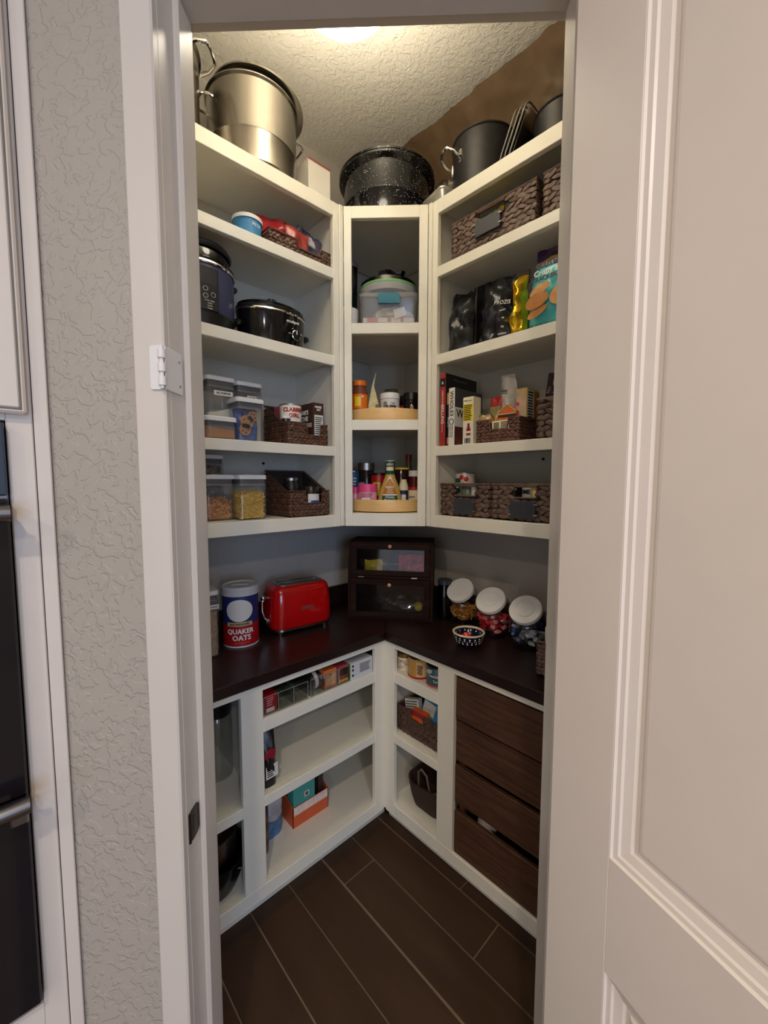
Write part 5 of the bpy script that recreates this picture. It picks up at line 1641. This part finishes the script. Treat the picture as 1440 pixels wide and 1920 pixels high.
bits('amber_chips', 'amber coloured chips in the leftmost glass jar', *J[0], ZB+0.006, 0, 0, 0, 0.058, 170, [col('chip_a', (196, 130, 50), 0.5), col('chip_b', (168, 96, 34), 0.5), col('chip_c', (214, 170, 96), 0.5)], 0.026, 0.0028, 'chips', 31, bend=1.6, shape=lambda z: jar_r(z)-0.002, core=True)
def sweets(label, x, y, mats, n, seed, h):
    rnd = random.Random(seed)
    g = G()
    for k in range(n):
        a = rnd.uniform(0, 2*pi)
        zz = rnd.uniform(0.014, h)
        q = 0.95 if rnd.random() < 0.75 else rnd.random()
        r = (jar_r(zz)-0.018)*q
        g.cur = rnd.randrange(len(mats))
        g.M = Matrix.Translation((r*cos(a), r*sin(a), zz)) @ Matrix.Rotation(rnd.uniform(0, 6), 4, 'Z') @ Matrix.Rotation(rnd.uniform(-0.9, 0.9), 4, 'X')
        crumple(g, 0, 0, 0, 0.017, 0.011, 0.009, seed+k*1.7, 0.5, 5)
    g.M = None
    g.cur = 0
    o = g.build('wrapped_sweets', mats, smooth=30)
    o.location = (x, y, ZB+0.006)
    return tag(o, label, 'sweets', kind='stuff')
sweets('red and pink wrapped sweets in the middle glass jar', *J[1], [col('sw_red', (206, 44, 56), 0.3), col('sw_pink', (224, 130, 130), 0.3), col('sw_crimson', (160, 30, 44), 0.3)], 60, 71, 0.078)
o = G().box(-0.028, 0.028, -0.0015, 0.0015, -0.010, 0.010, 0.001).build('gum_pack', col('gum', (236, 110, 112), 0.4))
tag(o, 'flat pink pack of gum standing in the middle glass jar', 'gum pack')
o.location = (J[1][0]-0.022, J[1][1]-0.050, ZB+0.078)
o.rotation_euler = (radians(-8), radians(8), radians(-12))
sweets('blue, grey and white wrappers in the rightmost glass jar', *J[2], [col('sw_blue', (40, 90, 170), 0.3), col('sw_grey', (130, 136, 150), 0.25), col('sw_white', (214, 218, 226), 0.3), col('sw_navy', (28, 36, 70), 0.3)], 60, 83, 0.075)
t = T('ceramic_bowl', 'small navy bowl with white polka dots on the counter', 'bowl', 0.795, -0.334, ZB, RW)
NV = mat('navy_glaze', (18, 20, 46), 0.12)
G().lathe([(0.036, 0), (0.038, 0.003), (0.046, 0.012), (0.056, 0.036), (0.058, 0.046), (0.054, 0.046), (0.051, 0.036), (0.040, 0.014), (0.0, 0.010)], 48, cap=False).build('body', NV, t)
G().lathe([(0.0575, 0.044), (0.0610, 0.046), (0.0612, 0.050), (0.058, 0.052), (0.0535, 0.050), (0.0535, 0.045)], 48, cap=False).build('cream_rim', col('rim_cream', (226, 214, 190), 0.2), t)
def bowl_r(z):
    return 0.046+0.010*(z-0.012)/0.024 if z < 0.036 else 0.056+0.002*(z-0.036)/0.01
g = G()
for row, (zz, n, rr) in enumerate(((0.036, 18, 0.0034), (0.0155, 18, 0.0030), (0.0255, 36, 0.0021))):
    for k in range(n):
        a = 2*pi*(k+0.5*(row % 2))/n
        z0 = zz+(0.0022*(-1)**k if row == 2 else 0)
        r = bowl_r(z0)
        g.M = Matrix.Rotation(a, 4, 'Z') @ Matrix.Translation((0, -r-0.0002, z0)) @ Matrix.Rotation(radians(68), 4, 'X')
        g.lathe([(rr, 0), (rr*0.8, 0.0006), (0.0002, 0.0008)], 10)
g.M = None
tag(g.build('white_dots', INKW, t), kind='stuff')
g = G()
for k in range(14):
    g.M = Matrix.Rotation(2*pi*k/14, 4, 'Z') @ Matrix.Translation((0, -0.0505, 0.037)) @ Matrix.Rotation(radians(-80), 4, 'X')
    g.lathe([(0.003, 0), (0.0002, 0.0006)], 10)
g.M = None
tag(g.build('inner_dots', INKW, t), kind='stuff')
for k, (dx, dy, dz, lb) in enumerate(((-0.004, -0.004, 0.034, 'red and white wrapped candy on top in the polka dot bowl'), (-0.020, 0.008, 0.022, 'red candy at the left inside the polka dot bowl'), (0.020, 0.004, 0.022, 'red candy at the right inside the polka dot bowl'))):
    g = G()
    crumple(g, 0, 0, 0, 0.016, 0.012, 0.011, 90+k*3, 0.6, 7)
    o = g.build('wrapped_candy', col('candy_mix', (214, 40, 34), 0.3, var=0.5, scale=90))
    o.location = (0.795+dx, -0.334+dy, ZB+dz)
    tag(o, lb, 'candy', 'candies in the polka dot bowl')
basket('woven_basket', 'dark woven basket at the right end of the counter', 1.175, -0.385, ZB, RW, 0.17, 0.20, 0.112, 0.112, 'woven baskets', 0.0125, 0.022, WEAVE, seed=37)
t = carton('white_carton', 'white card standing in the basket at the end of the counter', 'carton', 1.135, -0.345, ZB+0.0065, RW, 0.07, 0.03, 0.145, PAPW)

# ------------------------------------------------------------------ inside the left base cabinet
t = T('glass_jar', 'big clear glass jar with black lid in the narrow left bay', 'jar', 0.250, -1.094, 0.4582, 70)
G().lathe([(0.045, 0), (0.051, 0.006), (0.052, 0.02), (0.052, 0.20), (0.048, 0.225), (0.045, 0.23), (0.045, 0.245)], 48).build('glass_body', GLASS, t)
G().lathe([(0.049, 0.232), (0.051, 0.236), (0.051, 0.29), (0.048, 0.294), (0.0, 0.294)], 48, cap=False).build('lid', BLK, t)
t = T('roasting_pan', 'wide black enamel pot at the bottom of the narrow left bay', 'pot', 0.325, -1.168, 0.145, 70)
G().lathe([(0.085, 0), (0.100, 0.006), (0.113, 0.04), (0.118, 0.105), (0.123, 0.108), (0.123, 0.112), (0.114, 0.112), (0.108, 0.05), (0.02, 0.012)], 56).build('body', mat('black_enamel', (12, 12, 13), 0.18), t)
g = G()
loop_handle(g, radians(-20), 0.07, 0.02, 0.085, 0.116, 0.004)
g.build('handle', CHROME, t)
t = T('steel_pan', 'steel pan nested on the wide black enamel pot', 'pan', 0.325, -1.175, 0.26, 70)
G().lathe([(0.085, -0.002), (0.098, 0.004), (0.104, 0.085), (0.108, 0.087), (0.108, 0.090), (0.101, 0.090), (0.096, 0.02), (0.02, 0.008)], 56).build('body', mat('dark_steel', (160, 150, 140), 0.3, 1.0), t)
g = G()
loop_handle(g, radians(60), 0.07, 0.03, 0.105, 0.100, 0.004, drop=0.03)
g.build('handle', CHROME, t)
def acrylic_tray(label, y0, y1, xf, z, d, h, div):
    w = y1-y0
    t = T('acrylic_organizer', label, 'organizer', xf, (y0+y1)/2, z, LW, 'clear acrylic tea organizers')
    e = 0.003
    g = G().box(-w/2, w/2, 0, d, 0, e).box(-w/2, w/2, 0, e, e, h).box(-w/2, w/2, d-e, d, e, h).box(-w/2, -w/2+e, e, d-e, e, h).box(w/2-e, w/2, e, d-e, e, h)
    g.build('shell', GLASS, t, smooth=0)
    for k in div:
        G().box(k-0.001, k+0.001, e, d-e, e, h-0.006).build('divider', GLASS, t, smooth=0)
    g = G().tube([(-w/2, 0, h), (w/2, 0, h)], 0.0012, 5).tube([(-w/2, 0.0, 0.001), (w/2, 0, 0.001)], 0.0012, 5)
    for k in (-w/2, w/2)+tuple(div):
        g.tube([(k, 0, 0), (k, 0, h)], 0.001, 5)
    g.build('polished_edges', FROST, t)
    return t
ZA = 0.7277
acrylic_tray('clear organizer at the left with one red tea box', -1.012, -0.838, 0.452, ZA, 0.28, 0.066, (-0.032, 0.028))
acrylic_tray('clear organizer in the middle holding orange and berry tea boxes', -0.826, -0.642, 0.452, ZA, 0.28, 0.066, (-0.028, 0.036))
t = carton('tea_box', 'red tea box in the left acrylic organizer', 'tea box', 0.446, -0.982, ZA+0.0035, LW, 0.046, 0.14, 0.062, RED, 'tea boxes')
patch(t, 'barcode_panel', -0.018, 0.012, 0.004, 0.018, PAPW)
lines(t, -0.016, 0.01, 0.024, 0.055, 4, PINKL, -0.0002)
t = carton('tea_box', 'orange tea box behind the middle organizer front', 'tea box', 0.446, -0.732, ZA+0.0035, LW, 0.056, 0.16, 0.070, col('tea_orange', (222, 120, 62)), 'tea boxes')
patch(t, 'peach_picture', -0.022, 0.022, 0.010, 0.055, col('peach', (236, 176, 130), var=0.3, scale=60))
text('TEA', 0.010, col('tea_olive', (120, 90, 30)), t, 0, 0.050, -0.0008)
t = carton('tea_box', 'berry tea box with dark fruit picture in the middle organizer', 'tea box', 0.446, -0.671, ZA+0.0035, LW, 0.046, 0.16, 0.068, col('tea_berry', (178, 60, 74)), 'tea boxes')
patch(t, 'berry_picture', -0.019, 0.019, 0.028, 0.060, col('berries', (60, 30, 36), var=0.6, scale=80))
patch(t, 'yellow_edge', -0.022, 0.022, 0.004, 0.012, YEL)
t = T('lid_roll', 'stack of round tins lying in the middle organizer', 'tin', 0.405, -0.790, ZA+0.0365, LW)
for k, m_ in enumerate((ALU, PAPW, ALU)):
    g = G()
    g.M = Matrix.Translation((-0.020+k*0.016, 0, 0)) @ Matrix.Rotation(pi/2, 4, 'Y')
    g.lathe([(0.030, 0), (0.0325, 0.001), (0.0325, 0.013), (0.030, 0.014)], 32)
    g.build('tin_lid', m_, t)
t = carton('tea_box', 'white and green carton at the right of the tea shelf', 'tea box', 0.452, -0.583, ZA, LW, 0.116, 0.15, 0.068, col('box_white', (214, 216, 220), 0.45), 'tea boxes')
patch(t, 'green_edge', -0.15, -0.0, 0.001, 0.067, col('lime', (130, 190, 60)), y=-0.058, side='left').scale = (1, -1, 1)
lines(t, -0.01, 0.05, 0.018, 0.056, 7, GREY, -0.0002)
for a in (0.012, 0.034, 0.05):
    patch(t, 'icon', -0.05, -0.041, a, a+0.009, INK)
t = T('coffee_bag', 'black coffee bag with red dot on the middle left shelf', 'coffee bag', 0.405, -0.984, 0.4582, 93)
g = G()
pouch(g, 0.068, 0.205, 0.075, 97.0, 0.006, nu=14, nv=18, foot=0.85, taper=0.1)
g.build('bag', mat('coffee_black', (22, 20, 22), 0.35), t, recalc=False)
g = G()
g.lathe([(0.021, 0), (0.0195, 0.0012), (0.0002, 0.0014)], 28)
g.build('red_dot', col('dot_red', (150, 26, 44)), t).matrix_local = Matrix.Translation((-0.004, -0.0365, 0.120)) @ Matrix.Rotation(pi/2, 4, 'X')
patch(t, 'white_label', -0.022, 0.024, 0.035, 0.082, PAPW, y=-0.0365)
lines(t, -0.018, 0.010, 0.04, 0.076, 5, INK, -0.037)
t = T('orange_tray', 'open orange display carton on the lowest left shelf', 'carton', 0.336, -0.757, 0.1447, 90)
e = 0.002
OC = col('tray_orange', (206, 92, 50), 0.5)
G().box(-0.084, 0.084, 0, 0.085, 0, e).build('floor_panel', OC, t, smooth=0)
f_ = G().box(-0.084, 0.084, 0, e, e, 0.085).build('front_panel', OC, t, smooth=0)
G().box(-0.084, 0.084, 0.083, 0.085, e, 0.12).build('back_panel', OC, t, smooth=0)
for s_ in (-1, 1):
    G().prism([(0, e), (0, 0.085), (0.085, 0.12), (0.085, e)], s_*0.084, s_*0.082, 'yz').build('side_panel', OC, t, smooth=0)
G().box(-0.080, 0.080, -0.0008, 0, 0.050, 0.084).build('pale_print', col('pale_print', (226, 206, 196), var=0.2, scale=60), f_, smooth=0)
t = carton('teal_box', 'teal carton standing in the open orange carton', 'carton', 0.331, -0.785, 0.147, LW, 0.10, 0.05, 0.21, col('teal_card', (70, 160, 150)))
patch(t, 'stamp', 0.0, 0.022, 0.10, 0.122, PAPW)
patch(t, 'stamp_ink', 0.004, 0.018, 0.104, 0.118, GREY, y=-0.0006)
carton('dark_slim_carton', 'slim dark carton beside the teal one in the orange carton', 'carton', 0.320, -0.672-0.026, 0.147, LW, 0.024, 0.06, 0.18, col('dk_slim', (60, 44, 40)))
t = T('blue_pouch', 'blue and white food pouch on the lowest left shelf', 'pouch', 0.300, -0.915, 0.1447, 96)
g = G()
pouch(g, 0.095, 0.235, 0.06, 101.0, 0.008, zones=lambda v: 0 if v < 0.35 else (1 if v < 0.62 else 2))
g.build('foil', [col('pch_blue', (70, 110, 150), 0.35, var=0.4, scale=40), col('pch_white', (190, 186, 190), 0.35, var=0.3), col('pch_teal', (30, 96, 128), 0.35)], t, recalc=False)
t = T('brown_pouch', 'brown food pouch half hidden by the left stile', 'pouch', 0.352, -0.984, 0.1447, 94)
g = G()
pouch(g, 0.062, 0.205, 0.05, 107.0, 0.008)
g.build('foil', col('pch_brown', (86, 60, 50), 0.35, var=0.5, scale=25), t, recalc=False)

# ------------------------------------------------------------------ inside the right base cabinet
t = tin('mustard_jar', 'small jar with gold lid at the left of the tea tin row', 'jar', 0.518, -0.398, ZA, 20, 0.031, 0.072, CREAM, mat('gold_lid', (170, 140, 70), 0.3, 0.8), None, 0.018)
tlabel(t, 0.0313, 0.006, 0.045, col('jar_label', (206, 190, 170), var=0.5, scale=60))
t = tin('tea_tin', 'tan and gold tea tin in the middle of the row', 'tin', 0.602, -0.398, ZA, 20, 0.048, 0.088, col('tin_gold', (186, 140, 72), 0.35), mat('tin_lid_dark', (50, 42, 36), 0.3, 0.6), None, 0.008)
tlabel(t, 0.0483, 0.010, 0.070, col('tin_tan', (206, 170, 120)), 0.1, 1.2)
tlabel(t, 0.0484, 0.001, 0.008, RED, -1.6, 1.6, 'red_base')
lines(t, 0.008, 0.034, 0.02, 0.06, 6, BROWN, -0.0475)
t = tin('tea_tin', 'dark teal tea tin at the right of the row', 'tin', 0.703, -0.402, ZA, 20, 0.046, 0.084, col('tin_teal', (52, 84, 92), 0.35), mat('tin_lid_dark', (50, 42, 36), 0.3, 0.6), None, 0.008)
tlabel(t, 0.0464, 0.001, 0.008, col('tin_pink', (190, 80, 80)), -1.6, 1.6, 'pink_base')
text('Twede', 0.016, INKW, t, -0.006, 0.046, 0, R=0.0463)
lines(t, -0.03, 0.0, 0.056, 0.070, 3, INKW, -0.044)
text('Tea', 0.012, INKW, t, 0.004, 0.026, 0, R=0.0463)
basket('woven_basket', 'woven basket of boxes on the middle shelf of the right base', 0.617, -0.425, 0.4582, RW, 0.240, 0.26, 0.110, 0.110, 'woven baskets', 0.0145, 0.024, mat('hyacinth_dark', (80, 56, 44), 0.55, var=0.4, scale=45), notch=(-0.045, 0.035, 0.075), seed=41)
BZ = 0.4582+0.0065
t = carton('blue_carton', 'bright blue carton tilted in the right base basket', 'carton', 0.640, -0.375, BZ+0.030, RW, 0.13, 0.06, 0.105, col('cyan_card', (60, 150, 196)), None, -12, 10)
patch(t, 'white_panel', -0.06, 0.0, 0.05, 0.10, PAPW)
patch(t, 'barcode_panel', 0.01, 0.05, 0.06, 0.098, INKW, y=0.065, side='right')
t = carton('orange_carton', 'orange and crimson carton at the front of the right base basket', 'carton', 0.610, -0.414, BZ, RW, 0.075, 0.03, 0.108, col('orange_card', (230, 104, 30)), None, 0, 0)
patch(t, 'crimson_top', -0.0375, 0.0375, 0.085, 0.108, col('crimson', (150, 30, 50)))
text('21', 0.022, INKW, t, 0.016, 0.062, -0.0003)
t = carton('white_pack', 'white striped packet at the left of the right base basket', 'packet', 0.562, -0.385, BZ+0.02, 10, 0.07, 0.03, 0.105, PAPW, None, -8, -14)
lines(t, -0.03, 0.03, 0.05, 0.10, 5, GREY, -0.0002)
t = T('dark_red_bag', 'dark red bag at the back of the right base basket', 'bag', 0.640, -0.245, BZ, RW)
g = G()
pouch(g, 0.18, 0.18, 0.08, 111.0, 0.012)
g.build('foil', col('deep_red', (90, 20, 24), 0.35, var=0.3), t, recalc=False)
# fabric bin
t = T('fabric_bin', 'soft brown fabric bin on the floor shelf of the right base', 'bin', 0.635, -0.415, 0.1447, RW)
rings = []
for zz, i in ((0.0, 0.010), (0.004, 0.006), (0.05, -0.004), (0.11, -0.012), (0.113, -0.012), (0.113, -0.006), (0.05, 0.004), (0.01, 0.012)):
    rings.append([(x, y+0.13, zz+(0.006*sin(x*40)) if zz > 0.1 else zz) for x, y in rrect(0.18-2*i, 0.24-2*i, 0.05, 6)])
G().loft(rings).build('fabric', FABR, t)
g = G()
g.tube([(-0.045, 0.03, 0.085), (-0.05, 0.035, 0.14), (-0.03, 0.03, 0.165), (0.0, 0.03, 0.15), (0.012, 0.03, 0.10), (0.02, 0.03, 0.08)], 0.0045, 8)
g.build('cord_handle', mat('cord', (110, 96, 84), 0.6), t)
t = T('foil_ball', 'crumpled silver foil in the soft fabric bin', 'foil', 0.690, -0.365, 0.1447+0.012, RW)
g = G()
crumple(g, 0, 0, 0.055, 0.030, 0.030, 0.040, 121.0, 0.6, 9)
g.build('foil', CHROME, t)
t = carton('white_packet', 'white printed packet leaning in the soft fabric bin', 'packet', 0.675, -0.285, 0.1447+0.013, RW, 0.085, 0.02, 0.20, PAPW, None, -6, -12)
text('USE AND', 0.013, INK, t, 0.004, 0.135, -0.0002, bold=0.0004)
lines(t, -0.03, 0.035, 0.155, 0.19, 3, INK, -0.0002)
# slatted wooden bin
t = T('slatted_bin', 'brown slatted wooden bin filling the right base bay', 'wooden bin', 1.115, -0.455, 0.1447, RW)
for z0, z1, dy in ((0.515, 0.672, 0.0), (0.357, 0.506, 0.004), (0.198, 0.340, 0.0), (0.0, 0.163, -0.001)):
    G().box(-0.286, 0.280, dy, dy+0.018, z0, z1, 0.002).build('slat', WALN, t, smooth=0)
for x_ in (-0.280, 0.255):
    G().box(x_, x_+0.022, 0.0215, 0.040, 0.0, 0.672, 0.001).build('post', WALN, t, smooth=0)
G().box(-0.286, -0.270, 0.042, 0.42, 0.0, 0.65).build('side_board', WALN, t, smooth=0)
G().box(0.264, 0.280, 0.042, 0.42, 0.0, 0.65).build('side_board', WALN, t, smooth=0)
G().box(-0.27, 0.264, 0.402, 0.42, 0.0, 0.65).build('back_board', WALN, t, smooth=0)
G().box(-0.27, 0.264, 0.042, 0.402, 0.0, 0.012).build('bottom_board', WALN, t, smooth=0)
t = tin('plastic_bottle', 'white capped bottle glimpsed between the bin slats', 'bottle', 0.925, -0.385, 0.1447+0.0125, RW, 0.034, 0.195, PAPW, WHT, None, 0.03, shoulder=(0.020, 0.04))
